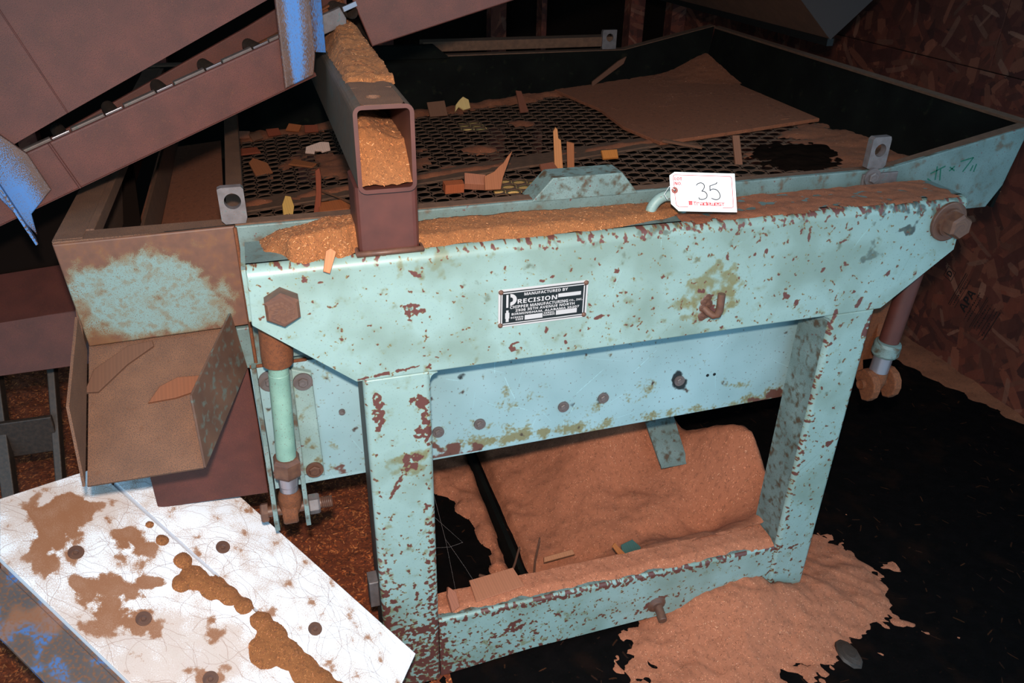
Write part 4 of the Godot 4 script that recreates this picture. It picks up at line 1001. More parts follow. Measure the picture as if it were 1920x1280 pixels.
func build_tube_bracket():
	var o := Vector3(-0.432, 0.967, 0.0)
	var b := thing("tube_bracket", "open-ended rectangular steel tube on a brown post, crossing over the tray", "steel tube", o)
	var f := MB.new()
	# post: box section with rounded corners and a weld at its foot
	var pr := PackedVector2Array()
	for c in [[0.036, -0.036, -PI / 2], [0.036, 0.036, 0], [-0.036, 0.036, PI / 2], [-0.036, -0.036, PI]]:
		for k in 4:
			var a: float = c[2] + k / 3.0 * PI / 2
			pr.append(Vector2(c[0] + 0.010 * cos(a), c[1] + 0.010 * sin(a)))
	slab(f, f, pr, 0.106, 0.0, Transform3D(Basis(Vector3.RIGHT, Vector3(0, 0, -1), Vector3.UP), Vector3(0, 0.103, -0.056)))
	put("post", f, M.post, b)
	f = MB.new()
	tube(f, [Vector3(-0.048, 0.002, -0.10), Vector3(-0.048, 0.002, -0.008), Vector3(0.048, 0.002, -0.008), Vector3(0.048, 0.002, -0.10)], 0.005, 8)
	put("weld", f, M.bolt, b)
	# tube: 84 x 124 mm, wall 6 mm, running back; a hole in its top wall
	var y0 := 0.098; var y1 := 0.222; var hw := 0.042; var L := 1.05; var zf := 0.004
	var ring := func(ins: float, rad: float) -> Array:
		var a := []
		for c in [[hw - ins - rad, y0 + ins + rad, -PI / 2], [hw - ins - rad, y1 - ins - rad, 0.0], [-hw + ins + rad, y1 - ins - rad, PI / 2], [-hw + ins + rad, y0 + ins + rad, PI]]:
			for k in 5:
				var an: float = c[2] + k / 4.0 * PI / 2
				a.append(Vector3(c[0] + rad * cos(an), c[1] + rad * sin(an), cos(an) + 0.0))
		return a
	var outr: Array = ring.call(0.0, 0.012); var inr: Array = ring.call(0.006, 0.006)
	f = MB.new(); var top := MB.new(); var lip := MB.new(); var ins := MB.new()
	for i in 20:
		var i2 := (i + 1) % 20
		var a := Vector3(outr[i].x, outr[i].y, zf); var c := Vector3(outr[i2].x, outr[i2].y, zf)
		var bk := Vector3(0, 0, -L)
		var g: MB = f
		if i == 9: continue
		g.flat(c, a, a + bk, c + bk)
		var ia := Vector3(inr[i].x, inr[i].y, zf); var ic := Vector3(inr[i2].x, inr[i2].y, zf)
		ins.flat(ia, ic, ic + bk, ia + bk)
		lip.flat(a, c, ic, ia)
	# the top wall with a round bolt hole 55 mm from the end
	var ia0 := Vector3(outr[9].x, outr[9].y, zf); var ia1 := Vector3(outr[10].x, outr[10].y, zf)
	var txf := Transform3D(Basis(Vector3.RIGHT, Vector3(0, 0, -1), Vector3.UP), Vector3(0, y1, zf - 0.002))
	lug_shape(top, txf, 0.06, 0.11, Vector2(-0.006, 0.048), 0.0115, 0.006)
	slab(top, top, rect(-0.030, 0.11, 0.030, L), 0.006, 0, txf)
	lip.flat(ia0, ia1, Vector3(inr[10].x, inr[10].y, zf), Vector3(inr[9].x, inr[9].y, zf))
	put("tube_wall", f, M.tubesteel, b)
	put("tube_top", top, M.chute, b)
	put("tube_inside", ins, M.post, b)
	put("tube_lip", lip, M.post, b)

func build_conveyor():
	# conveyor rising to the right: everything is laid out along its own slope
	var O := Vector3(-0.927, 1.094, -0.22)
	var u := Vector3(0.376, 0.130, -0.110).normalized()
	var n := Vector3(-u.z, 0, u.x).normalized(); var w := n.cross(u)
	var xf := Transform3D(Basis(u, w, n), O)
	var c := thing("chain_conveyor", "rusty brown sloping conveyor housing with blue-painted brackets above the tray", "conveyor", O)
	var L := Transform3D(Basis(u, w, n), Vector3.ZERO)
	var f := MB.new()
	# lower channel: web in front, flanges folded back
	slab(f, f, rect(-0.62, -0.079, 0.452, 0.0), 0.006, 0.003, L, null, 2)
	slab(f, f, rect(-0.62, -0.045, 0.452, -0.001), 0.006, 0.0, L * Transform3D(Basis(Vector3.RIGHT, Vector3(0, 0, 1), Vector3(0, -1, 0)), Vector3(0, -0.079, -0.0)))
	put("channel", f, M.rust, c)
	f = MB.new()   # weld at the joint
	tube(f, [L * Vector3(0.030, 0.0, 0.001), L * Vector3(0.032, -0.078, 0.001)], 0.0022, 6)
	put("weld_seam", f, M.rust, c)
	# upper side plate, tapering gap below it, made of two sheets
	f = MB.new(); slab(f, f, PackedVector2Array([Vector2(-0.60, -0.045), Vector2(0.0755, 0.027), Vector2(0.064, 0.60), Vector2(-0.60, 0.60)]), 0.006, 0.0004, L)
	put("side_plate", f, M.rust, c)
	f = MB.new(); slab(f, f, PackedVector2Array([Vector2(0.0758, 0.027), Vector2(0.62, 0.079), Vector2(0.62, 0.60), Vector2(0.0643, 0.60)]), 0.006, 0.0004, L)
	tube(f, [L * Vector3(0.0757, 0.028, 0.0004), L * Vector3(0.0642, 0.59, 0.0004)], 0.0012, 6)
	put("side_plate", f, M.rust, c)
	# far side of the return run, edged with dust
	f = MB.new(); slab(f, f, PackedVector2Array([Vector2(-0.3, -0.095), Vector2(0.45, -0.095), Vector2(0.47, -0.06), Vector2(0.60, -0.06), Vector2(0.60, 0.012), Vector2(0.42, -0.010), Vector2(0.0, -0.048), Vector2(-0.3, -0.07)]), 0.006, 0.002, L * Transform3D(Basis.IDENTITY, Vector3(0, 0, -0.20)))
	put("far_plate", f, M.rust, c)
	f = MB.new(); slab(f, f, PackedVector2Array([Vector2(-0.25, -0.045), Vector2(0.60, -0.045), Vector2(0.60, -0.004), Vector2(0.45, -0.016), Vector2(0.2, -0.028), Vector2(-0.25, -0.040)]), 0.012, 0.003, L * Transform3D(Basis.IDENTITY, Vector3(0, -0.014, -0.15)))
	put("wear_strip", f, M.orange, c)
	# brackets: blue paint over rust
	f = MB.new(); var s := MB.new()
	var q := PackedVector2Array([Vector2(-0.058, -0.112), Vector2(-0.047, -0.080), Vector2(-0.004, -0.060), Vector2(-0.003, 0.0), Vector2(-0.020, 0.042), Vector2(-0.09, 0.06), Vector2(-0.075, -0.01)])
	slab(f, s, q, 0.008, 0.002, L * Transform3D(Basis.IDENTITY, Vector3(0, 0, 0.009)))
	for i in f.t.size(): f.t[i] = Vector2((f.t[i].x + 0.09) / 0.09, (f.t[i].y + 0.06) / 0.18)
	var b1 := put("bracket", f, M.blue0, c, s, M.rust)
	b1.set_meta("label", "blue-painted bracket at the lower left of the channel")
	f = MB.new()   # flange standing out from the bracket
	slab(f, f, rect(-0.115, 0.0, 0.03, 0.03), 0.004, 0.001, L * Transform3D(Basis(Vector3(0.05, 1, 0).normalized(), Vector3(0, 0, 1), Vector3(1, -0.05, 0).normalized()), Vector3(-0.056, 0.0, 0.008)))
	for i in f.t.size(): f.t[i] = Vector2(f.t[i].x * 3 + 0.5, f.t[i].y * 3 + 0.3)
	put("bracket_flange", f, M.blue0, b1)
	# right bracket: an angle standing upright on the tube's side
	f = MB.new(); s = MB.new()
	var p := Transform3D(Basis(Vector3(0.96, 0, -0.28), Vector3.UP, n), Vector3(-0.546, 1.147, -0.322) - O)
	var pq := PackedVector2Array([Vector2(0.0, 0.0), Vector2(0.052, 0.018), Vector2(0.058, 0.05), Vector2(0.058, 0.42), Vector2(0.0, 0.42), Vector2(0.0, 0.08)])
	slab(f, s, pq, 0.006, 0.003, p)
	for i in f.t.size(): f.t[i] = Vector2(f.t[i].x / 0.06, 1.0 + f.t[i].y / 0.44)
	var b2 := put("bracket", f, M.blue1, c, s, M.rust)
	b2.set_meta("label", "upright blue-painted angle bracket against the tube")
	f = MB.new()
	slab(f, f, PackedVector2Array([Vector2(0, 0.055), Vector2(0.030, 0.050), Vector2(0.030, 0.42), Vector2(0, 0.42)]), 0.006, 0.001, p * Transform3D(Basis(Vector3(0.88, 0, -0.48).normalized(), Vector3.UP, Vector3(0.48, 0, 0.88).normalized()), Vector3(0.056, 0, 0)))
	for i in f.t.size(): f.t[i] = Vector2(0.15 + f.t[i].x * 12, 0.75 + f.t[i].y / 0.6)
	put("bracket_flange", f, M.blue1, b2)
	# drag chain lying in the channel: side bars, pins and bright worn shoulders
	var dc := thing("drag_chain", "dark steel drag chain lying in the slot of the rusty conveyor", "chain", O)
	for k in 7:
		var a := -0.02 + k * 0.088
		f = MB.new()
		slab(f, f, PackedVector2Array([Vector2(a, -0.044), Vector2(a + 0.054, -0.044), Vector2(a + 0.058, -0.034), Vector2(a + 0.054, -0.013), Vector2(a, -0.013), Vector2(a - 0.004, -0.034)]), 0.010, 0.002, L * Transform3D(Basis.IDENTITY, Vector3(0, 0, -0.075)))
		var lk := put("chain_link", f, M.lug, dc)
		f = MB.new(); lathe(f, [Vector2(0.011, -0.05), Vector2(0.011, 0.04)], Transform3D(L.basis * Basis(Vector3.RIGHT, Vector3(0, 0, 1), Vector3(0, -1, 0)), L * Vector3(a + 0.070, -0.028, -0.11)), 16)
		put("roller", f, M.steel, lk)
		f = MB.new(); slab(f, f, rect(a + 0.056, -0.022, a + 0.084, -0.013), 0.004, 0.001, L * Transform3D(Basis.IDENTITY, Vector3(0, 0, -0.070)))
		put("worn_shoulder", f, M.chrome, lk)
	# second housing, beyond the tube
	var t := thing("conveyor_trough", "dark rusty sheet-steel trough rising to the right behind the tube", "trough", Vector3(-0.379, 1.189, -0.45))
	f = MB.new()
	slab(f, f, PackedVector2Array([Vector2(0.0, 0.0), Vector2(1.3, 0.362), Vector2(1.3, 0.75), Vector2(-0.16, 0.45), Vector2(-0.032, 0.085)]), 0.006, 0.003, Transform3D.IDENTITY)
	put("side_plate", f, M.rust, t)
	f = MB.new()
	plate(f, [Vector3(0.0, 0.001, -0.004), Vector3(0.0, 0.001, -0.30), Vector3(1.3, 0.363, -0.30), Vector3(1.3, 0.363, -0.004)], 0.005)
	put("floor_plate", f, M.steel, t)
	f = MB.new()
	slab(f, f, PackedVector2Array([Vector2(-0.14, 0.03), Vector2(0.0, 0.03), Vector2(0.0, 0.4), Vector2(-0.14, 0.4)]), 0.006, 0.001, Transform3D(Basis.IDENTITY, Vector3(0, 0, -0.36)))
	put("end_plate", f, M.rust, t)

func build_left_background():
	var t := thing("return_trough", "rust-brown folded sheet trough in the gloom left of the chute", "trough", Vector3(-1.15, 0.58, -0.5))
	var f := MB.new()
	plate(f, [Vector3(-0.35, -0.012, 0), Vector3(0.28, 0.0, 0), Vector3(0.28, 0.115, -0.03), Vector3(-0.35, 0.075, -0.03)], 0.006)
	plate(f, [Vector3(-0.35, 0.074, -0.031), Vector3(0.28, 0.114, -0.031), Vector3(0.28, 0.18, -0.16), Vector3(-0.35, 0.11, -0.16)], 0.006)
	put("folded_sheet", f, M.rust, t)
	f = MB.new()
	plate(f, [Vector3(-0.35, 0.10, -0.17), Vector3(0.28, 0.17, -0.17), Vector3(0.28, 0.36, -0.26), Vector3(-0.35, 0.24, -0.26)], 0.006)
	put("rear_sheet", f, M.shed, t)
	# two rails running down towards the floor, tied by a strap
	t = thing("slide_rails", "pair of dark steel rails on the floor below the brown trough", "rails", Vector3(-1.17, 0.0, -0.6))
	for k in 2:
		f = MB.new()
		var a := [Vector3(-0.055, 0.56, -0.10), Vector3(0.060, 0.54, -0.10)][k] as Vector3; var b := [Vector3(-0.045, 0.02, 0.26), Vector3(0.040, 0.02, 0.26)][k] as Vector3
		bar(f, a, b, [0.026, 0.016][k], 0.03, Vector3(0, 0.5, 1), 0.003)
		put("rail", f, M.steel, t)
	f = MB.new(); block(f, Vector3(-0.06, 0.33, 0.02), Vector3(0.055, 0.42, 0.03), 0.003)
	put("strap", f, M.steel, t)
	f = MB.new(); block(f, Vector3(-0.045, 0.215, 0.13), Vector3(0.015, 0.30, 0.19), 0.006)
	put("block", f, M.bluetrough, t)

func build_trough():
	# conveyor trough coming down towards the camera, lined with two white boards
	var d := Vector3(0.622, -0.474, 0.623).normalized(); var e := Vector3(0.708, 0.0, -0.707)
	e = (e - d * e.dot(d)).normalized()
	var o := Vector3(-0.445, 0.215, 0.10)
	var n := d.cross(e).normalized()
	if n.y < 0: n = -n
	# local axes: x along d, y along e when n = x cross y
	var yv := e if d.cross(e).dot(n) > 0 else -e
	var sg := 1.0 if yv == e else -1.0
	var L := Transform3D(Basis(d, yv, n), Vector3.ZERO)
	var t := thing("lined_trough", "sloping blue steel trough lined with two dusty white plastic boards", "conveyor trough", o)
	var P := func(pts: Array) -> PackedVector2Array:
		var q := PackedVector2Array()
		for p in pts: q.append(Vector2(p[0], p[1] * sg))
		if Geometry2D.is_polygon_clockwise(q): q.reverse()
		return q
	for k in 2:
		var f := MB.new(); var s := MB.new()
		slab(f, s, P.call([[-0.545, 0.0], [0.0, 0.0], [0.013, -0.060], [0.045, -0.136], [-0.612, -0.143]] if k == 0 else [[-0.655, -0.150], [0.10, -0.139], [0.10, -0.360], [-0.611, -0.358], [-0.699, -0.295]]), 0.014, 0.0015, L, null, 2)
		for i in f.t.size(): f.t[i].y *= sg
		var b := put("liner_board", f, M.board, t, s, M.plastic)
		b.set_meta("label", ["clean white liner board on the right", "white liner board on the left with drifts of sawdust"][k])
		for c in ([[-0.390, -0.098], [-0.167, -0.095]] if k == 0 else [[-0.544, -0.275], [-0.383, -0.278], [-0.235, -0.275]]):
			f = MB.new()
			lathe(f, [Vector2(0.0125, 0.0), Vector2(0.0125, 0.0012), Vector2(0.0045, 0.0012), Vector2(0.0035, 0.0002), Vector2(0.0001, 0.0002)], axis(L * Vector3(c[0], c[1] * sg, 0), n), 20)
			put("countersunk_bolt", f, M.bolt, b)
	var g := MB.new()
	slab(g, g, P.call([[-0.55, -0.002], [-0.02, -0.003], [0.06, -0.364], [-0.60, -0.364], [-0.69, -0.30]]), 0.005, 0.001, L * Transform3D(Basis.IDENTITY, Vector3(0, 0, -0.0145)))
	put("trough_floor", g, M.bluetrough, t)
	g = MB.new()
	slab(g, g, P.call([[-0.66, -0.365], [0.12, -0.365], [0.12, -0.439], [-0.66, -0.431]]), 0.006, 0.002, L * Transform3D(Basis.IDENTITY, Vector3(0, 0, -0.010)))
	var sf := put("side_flange", g, M.bluetrough, t)
	sf.set_meta("label", "blue steel flange scuffed to rust, beside the left board")
	for a in [-0.45, 0.02]:
		g = MB.new()
		var st := L * Vector3(a, -0.25 * sg, -0.02)
		bar(g, st, Vector3(st.x, -o.y + 0.001, st.z), 0.05, 0.05, Vector3(0, 0, 1))
		put("stand", g, M.steel, t)
	build_seam_dust(o, L, sg)

func build_seam_dust(o: Vector3, L: Transform3D, sg: float):
	var pts := [[-0.507, -0.158, 0.008], [-0.47, -0.163, 0.0126], [-0.418, -0.165, 0.0172], [-0.382, -0.175, 0.0264], [-0.387, -0.194, 0.0195], [-0.345, -0.165, 0.0252], [-0.317, -0.156, 0.0207], [-0.285, -0.151, 0.0172], [-0.244, -0.15, 0.0218], [-0.213, -0.158, 0.0316], [-0.202, -0.181, 0.0344], [-0.172, -0.162, 0.0287], [-0.132, -0.161, 0.0287], [-0.101, -0.156, 0.0252], [-0.062, -0.155, 0.0252]]
	var m := heap(-0.56, -0.0, -0.235, -0.115, 0.004, func(x: float, z: float) -> float:
		var y := -0.006
		for p in pts: y = maxf(y, 0.007 * (1.0 - (pow(x - p[0], 2) + pow(z - p[1], 2)) / (p[2] * p[2] * 0.8)))
		return y + 0.0022 * N1.get_noise_2d(x * 1.5, z * 1.5) + 0.001 * N2.get_noise_2d(x, z), func(_x: float, _z: float) -> float: return 0.0)
	for i in m.v.size():
		m.v[i] = o + L * Vector3(m.v[i].x, m.v[i].z * sg, maxf(m.v[i].y, -0.004))
		m.n[i] = (L.basis * Vector3(m.n[i].x, m.n[i].z * sg, m.n[i].y)).normalized()
	if sg > 0.0:
		for i in range(0, m.v.size(), 3):
			var a := m.v[i + 1]; m.v[i + 1] = m.v[i + 2]; m.v[i + 2] = a
			var b := m.n[i + 1]; m.n[i + 1] = m.n[i + 2]; m.n[i + 2] = b
			var c := m.t[i + 1]; m.t[i + 1] = m.t[i + 2]; m.t[i + 2] = c
	var k = saw("sawdust_ridge", m, M.saw, "ridge of sawdust lying along the seam between the two white boards")
	flakes(k, m, 500, 12, [Color(0.62, 0.38, 0.24), Color(0.45, 0.25, 0.14)], 0.003)

func build_hopper():
	# V-bottomed hopper hanging over the far right of the tray
	var o := Vector3(0.95, 1.10, -0.88)
	var t := thing("hopper", "sawdust-coated V-shaped hopper bottom hanging over the right end of the tray", "hopper", o)
	var f := MB.new()
	var k := 4.0
	plate(f, [Vector3(0, 0, 0), Vector3(-0.119 * k, 0.105 * k, 0), Vector3(-0.119 * k, 0.105 * k, -1.2), Vector3(0.02, 0, -1.2)], 0.004)
	put("side_sheet", f, M.chute, t)
	f = MB.new()
	plate(f, [Vector3(0.0005, 0, 0.001), Vector3(0.113 * k, 0.101 * k, 0.001), Vector3(-0.119 * k, 0.105 * k, 0.001)], 0.004)
	put("end_sheet", f, mat(Color(0.20, 0.16, 0.15), 0.9), t)
	f = MB.new()
	plate(f, [Vector3(0.001, 0, -0.004), Vector3(0.02, 0, -1.2), Vector3(0.113 * k, 0.101 * k, -1.2), Vector3(0.113 * k, 0.101 * k, -0.004)], 0.004)
	put("side_sheet", f, M.steel, t)
	f = MB.new(); bar(f, Vector3(0.002, -0.006, 0.0), Vector3(0.02, -0.006, -1.2), 0.02, 0.02)  # black strip along the bottom edge of the hopper
	put("bottom_strip", f, M.black, t)

# ------------------------------------------------------------------ sawdust
var N1 := FastNoiseLite.new()
var N2 := FastNoiseLite.new()

func saw(called: String, m: MB, mt, label: String):
	var o := put(called, m, mt); tag(o, label, "sawdust", "", "stuff")
	return o

func beam_top(z: float) -> float:
	if z < -0.018: return 0.967
	var d := minf(z + 0.018, 0.018)
	return 0.949 + sqrt(maxf(0.018 * 0.018 - d * d, 0.0))

# splinters scattered over a heap, as one set of small flakes
func flakes(parent: Node, m: MB, count: int, sd: int, cols: Array, sz := 0.006):
	var rg := RandomNumberGenerator.new(); rg.seed = sd
	var b := MB.new()
	block(b, Vector3(-0.5, -0.12, -0.06), Vector3(0.5, 0.12, 0.0), 0)
	var mesh := ArrayMesh.new(); b.put(mesh)
	var mt := StandardMaterial3D.new(); mt.vertex_color_use_as_albedo = true; mt.roughness = 0.8
	mesh.surface_set_material(0, mt)
	var mm := MultiMesh.new(); mm.transform_format = MultiMesh.TRANSFORM_3D; mm.use_colors = true; mm.mesh = mesh
	mm.instance_count = count
	var tris := m.v.size() / 3
	for i in count:
		var t := rg.randi() % tris
		var a := rg.randf(); var c := rg.randf()
		if a + c > 1: a = 1 - a; c = 1 - c
		var p := m.v[t * 3] + (m.v[t * 3 + 1] - m.v[t * 3]) * a + (m.v[t * 3 + 2] - m.v[t * 3]) * c
		var nn := m.n[t * 3]
		var s := sz * rg.randf_range(0.4, 1.5)
		var bs := Basis(Vector3.UP, rg.randf() * TAU) * Basis(Vector3.RIGHT, -PI / 2 + rg.randf_range(-0.4, 0.4))
		var q := Basis(Quaternion(Vector3.UP, nn)) if nn.y > -0.99 else Basis.IDENTITY
		mm.set_instance_transform(i, Transform3D(q * bs.scaled_local(Vector3(s, s, s)), p + nn * 0.0006))
		var col: Color = cols[rg.randi() % cols.size()]
		mm.set_instance_color(i, (col * rg.randf_range(0.75, 1.2)).srgb_to_linear())
	var o := MultiMeshInstance3D.new(); o.multimesh = mm; o.name = "splinters"; o.set_meta("kind", "stuff")
	parent.add_child(o, true)

func build_sawdust():
	var fresh := [Color(0.68, 0.42, 0.25), Color(0.60, 0.34, 0.18), Color(0.42, 0.22, 0.11), Color(0.74, 0.52, 0.35)]
	var dull := [Color(0.60, 0.38, 0.28), Color(0.48, 0.28, 0.19), Color(0.34, 0.19, 0.13), Color(0.72, 0.52, 0.42)]
	var ss := func(a: float, b: float, x: float) -> float: return smoothstep(a, b, x)
	# on the beam, left of the post: a heap reaching the front edge
	var m := heap(-0.635, -0.474, -0.12, 0.0, 0.004, func(x: float, z: float) -> float:
		var front: float = -0.012 + 0.008 * N1.get_noise_2d(x * 2, 3.0) - 0.03 * ss.call(-0.57, -0.62, x) - 0.008 * ss.call(-0.51, -0.48, x)
		var e := minf(minf((x + 0.618) * 1.1, (front - z) * 1.3), (z + 0.112) * 1.4)
		var hole := 0.05 * exp(-(pow((x + 0.600) / 0.014, 2) + pow((z + 0.030) / 0.020, 2)))
		return beam_top(z) + clampf(e * 0.9, -0.012, 0.030) * (0.72 + 0.5 * ss.call(-0.62, -0.49, x)) - hole + 0.003 * N1.get_noise_2d(x, z) + 0.0022 * N2.get_noise_2d(x, z), func(_x: float, z: float) -> float: return beam_top(z))
	var o = saw("sawdust_heap", m, M.saw, "orange sawdust heaped on the left end of the beam, left of the post")
	flakes(o, m, 1300, 1, fresh, 0.0026)
	m = heap(-0.388, 0.20, -0.106, -0.002, 0.005, func(x: float, z: float) -> float:
		var front: float = -0.018 - 0.030 * ss.call(-0.08, 0.10, x) + 0.007 * N1.get_noise_2d(x * 0.6, 7.0)
		var e := minf(minf(front - z, (z + 0.107) * 1.6), (0.115 + 0.03 * N1.get_noise_2d(z * 2, 9.0) - x) * 0.6)
		var top: float = lerpf(0.014, 0.008, ss.call(-0.3, 0.2, x))
		return beam_top(z) + clampf(e * 0.8, -0.012, top) + 0.0025 * N1.get_noise_2d(x, z) + 0.0012 * N2.get_noise_2d(x, z), func(_x: float, z: float) -> float: return beam_top(z))
	o = saw("sawdust_heap", m, M.saw, "sawdust layer along the top of the beam, right of the post")
	flakes(o, m, 1400, 2, fresh, 0.0024)
	m = heap(0.06, 0.64, -0.106, -0.004, 0.005, func(x: float, z: float) -> float:
		var e := minf(-0.010 - z + 0.010 * N1.get_noise_2d(x * 0.7, 2.0), 0.63 - x)
		return 0.9665 + clampf(e * 0.3, -0.004, 0.0018) + 0.0030 * N1.get_noise_2d(x * 1.3, z * 2.0) + 0.0008 * N2.get_noise_2d(x, z), func(_x: float, _z: float) -> float: return 0.967)
	saw("sawdust_film", m, M.sawdim, "thin brown dust film on the right half of the beam top, behind the lot tag")
	# in the tube and on the tube
	m = heap(-0.468, -0.396, -0.70, 0.002, 0.004, func(x: float, z: float) -> float:
		var t := (-z + 0.004)
		var hgt: float = minf(0.004 + t * 0.85, 0.055) + 0.028 * ss.call(-0.40, -0.46, x) * ss.call(0.0, 0.12, t)
		return 1.071 + hgt + 0.004 * N1.get_noise_2d(x, z) + 0.0025 * N2.get_noise_2d(x, z), func(x: float, z: float) -> float: return 1.05)
	o = saw("sawdust_heap", m, M.saw, "sawdust lying inside the open end of the steel tube")
	flakes(o, m, 700, 3, fresh, 0.0036)
	m = heap(-0.472, -0.392, -0.98, -0.09, 0.005, func(x: float, z: float) -> float:
		var e: float = minf(minf(x + 0.462, -0.388 - x) * 1.6 + 0.004, (-0.145 - z + 0.012 * N1.get_noise_2d(x * 3, 1.0)))
		return 1.189 + clampf(e, -0.01, 0.035 * ss.call(-0.12, -0.5, z) + 0.005) + 0.006 * N1.get_noise_2d(x, z) + 0.003 * N2.get_noise_2d(x, z), func(x: float, z: float) -> float: return 1.189)
	o = saw("sawdust_heap", m, M.saw, "shaggy ridge of sawdust lying along the top of the steel tube")
	flakes(o, m, 1500, 4, fresh, 0.003)
	# on the foot rail
	m = heap(-0.378, 0.396, -0.070, -0.006, 0.005, func(x: float, z: float) -> float:
		var front := -0.016 + 0.008 * N1.get_noise_2d(x, 5.0)
		var e := front - z
		var y := 0.165 + clampf(e * 0.7, -0.006, 0.008) + 0.003 * N1.get_noise_2d(x, z)
		return y + 0.0012 * N2.get_noise_2d(x, z), func(x: float, z: float) -> float: return 0.163)
	o = saw("sawdust_layer", m, M.sawpile, "sawdust lying on the foot rail of the teal frame")
	flakes(o, m, 500, 5, dull, 0.0026)
	# the pile behind the foot rail
	m = heap(-0.37, 0.85, -1.15, -0.06, 0.010, func(x: float, z: float) -> float:
		var r: float = ss.call(-0.13, 0.46, x)
		var cz: float = -0.24 - 0.22 * ss.call(0.5, 0.3, x)
		var across: float = exp(-pow((z - cz) / (0.17 if z > cz else 0.20), 2))
		var y: float = 0.02 + 0.03 * ss.call(-0.05, 0.1, x) + 0.215 * pow(r, 1.1) * across + (0.125 * ss.call(-0.15, 0.15, x)) * ss.call(-0.20, -0.06, z)
		y += 0.11 * exp(-pow((x - 0.22) / 0.16, 2) - pow((z + 0.62) / 0.16, 2))
		y += 0.05 * exp(-pow((x - 0.0) / 0.14, 2) - pow((z + 0.75) / 0.2, 2))
		y += 0.012 * N1.get_noise_2d(x * 0.5, z * 0.5) + 0.005 * N1.get_noise_2d(x * 1.5, z * 1.5) + 0.002 * N2.get_noise_2d(x, z)
		# a furrow behind the crest of the front slope
		var fu := clampf((x - 0.0) / 0.42, 0, 1)
		var fd := (x - fu * 0.42) * (x - fu * 0.42) + (z + 0.31 + fu * 0.13) * (z + 0.31 + fu * 0.13)
		y += -0.050 * ss.call(0.06, 0.26, x) * exp(-fd / 0.0045) + 0.030 * exp(-((z + 0.20 + fu * 0.06) * (z + 0.20 + fu * 0.06)) / 0.006) * ss.call(0.0, 0.2, x)
		# bare ground along the slot and in the left corner
		y -= 0.12 * exp(-pow((x + 0.128 + 0.02 * (z + 0.45)) / 0.016, 2)) * ss.call(-0.10, -0.2, z)
		var cx := (x + 0.33) / (0.135 + 0.05 * N1.get_noise_2d(x * 0.6, z * 0.6)); var cz2 := (z + 0.34) / 0.27
		y -= 0.14 * clampf(1.25 - (cx * cx + cz2 * cz2), 0, 1)
		y -= 0.5 * ss.call(0.45, 0.75, x + 0.25 * N1.get_noise_2d(z * 0.4, 3.0) * 0.3) * ss.call(-0.30, -0.55, z)
		y -= 0.4 * ss.call(0.46, 0.56, x)
		return y, func(x: float, z: float) -> float: return 0.002)
	o = saw("sawdust_pile", m, M.sawpile, "big pinkish-brown sawdust pile on the floor behind the foot rail")
	flakes(o, m, 5000, 6, dull, 0.0028)
	# spill in front of the rail
	m = heap(-0.10, 0.78, -0.30, 0.36, 0.010, func(x: float, z: float) -> float:
		var y: float = 0.07 * exp(-pow((x - 0.31) / 0.15, 2) - pow((z - 0.0) / 0.10, 2)) + 0.035 * exp(-pow((x - 0.36) / 0.24, 2) - pow((z - 0.06) / 0.13, 2)) + 0.020 * exp(-pow((x - 0.58) / 0.16, 2) - pow((z + 0.02) / 0.13, 2)) + 0.014 * exp(-pow((x - 0.10) / 0.14, 2) - pow((z - 0.16) / 0.10, 2))
		y += -0.013 + 0.011 * N1.get_noise_2d(x * 0.6, z * 0.6) + 0.006 * N1.get_noise_2d(x * 2, z * 2) + 0.0025 * N2.get_noise_2d(x, z)
		if z < -0.0 and x > 0.385 and x < 0.50: y = minf(y, 0.03)
		return y, func(x: float, z: float) -> float: return -0.001)
	o = saw("sawdust_spill", m, M.sawpile, "ragged sawdust spill on the black floor in front of the right leg")
	flakes(o, m, 2600, 7, dull, 0.0026)
	# strip along the strand board wall and thin patches on the floor
	m = heap(1.05, 1.62, -2.6, -0.1, 0.016, func(x: float, z: float) -> float:
		var e: float = x - (1.60 - 0.10 * ss.call(-0.35, -0.9, z) - 0.12 * ss.call(-0.7, -1.3, z))
		return clampf(e * 0.25, -0.02, 0.02) + 0.008 * N1.get_noise_2d(x * 0.6, z * 0.6) + 0.003 * N2.get_noise_2d(x, z) - 0.001, func(x: float, z: float) -> float: return -0.001)
	saw("sawdust_drift", m, M.sawdim, "thin sawdust drift along the foot of the strand board wall")
	# coarse shavings on the floor at the left, below the hanger rod
	m = heap(-1.75, -0.36, -2.4, 0.10, 0.014, func(x: float, z: float) -> float:
		var e: float = 0.03 * ss.call(0.02, -0.12, z) * ss.call(-0.36, -0.42, x + 0.03 * N1.get_noise_2d(z, 1.0))
		return e - 0.004 + 0.010 * N1.get_noise_2d(x * 0.8, z * 0.8) + 0.006 * N2.get_noise_2d(x * 0.8, z * 0.8), func(x: float, z: float) -> float: return -0.001)
	o = saw("shavings_bed", m, M.chipfloor, "coarse orange-brown shavings covering the floor left of the frame")
	flakes(o, m, 7000, 8, [Color(0.60, 0.29, 0.12), Color(0.45, 0.20, 0.08), Color(0.70, 0.42, 0.24), Color(0.34, 0.15, 0.06)], 0.008)
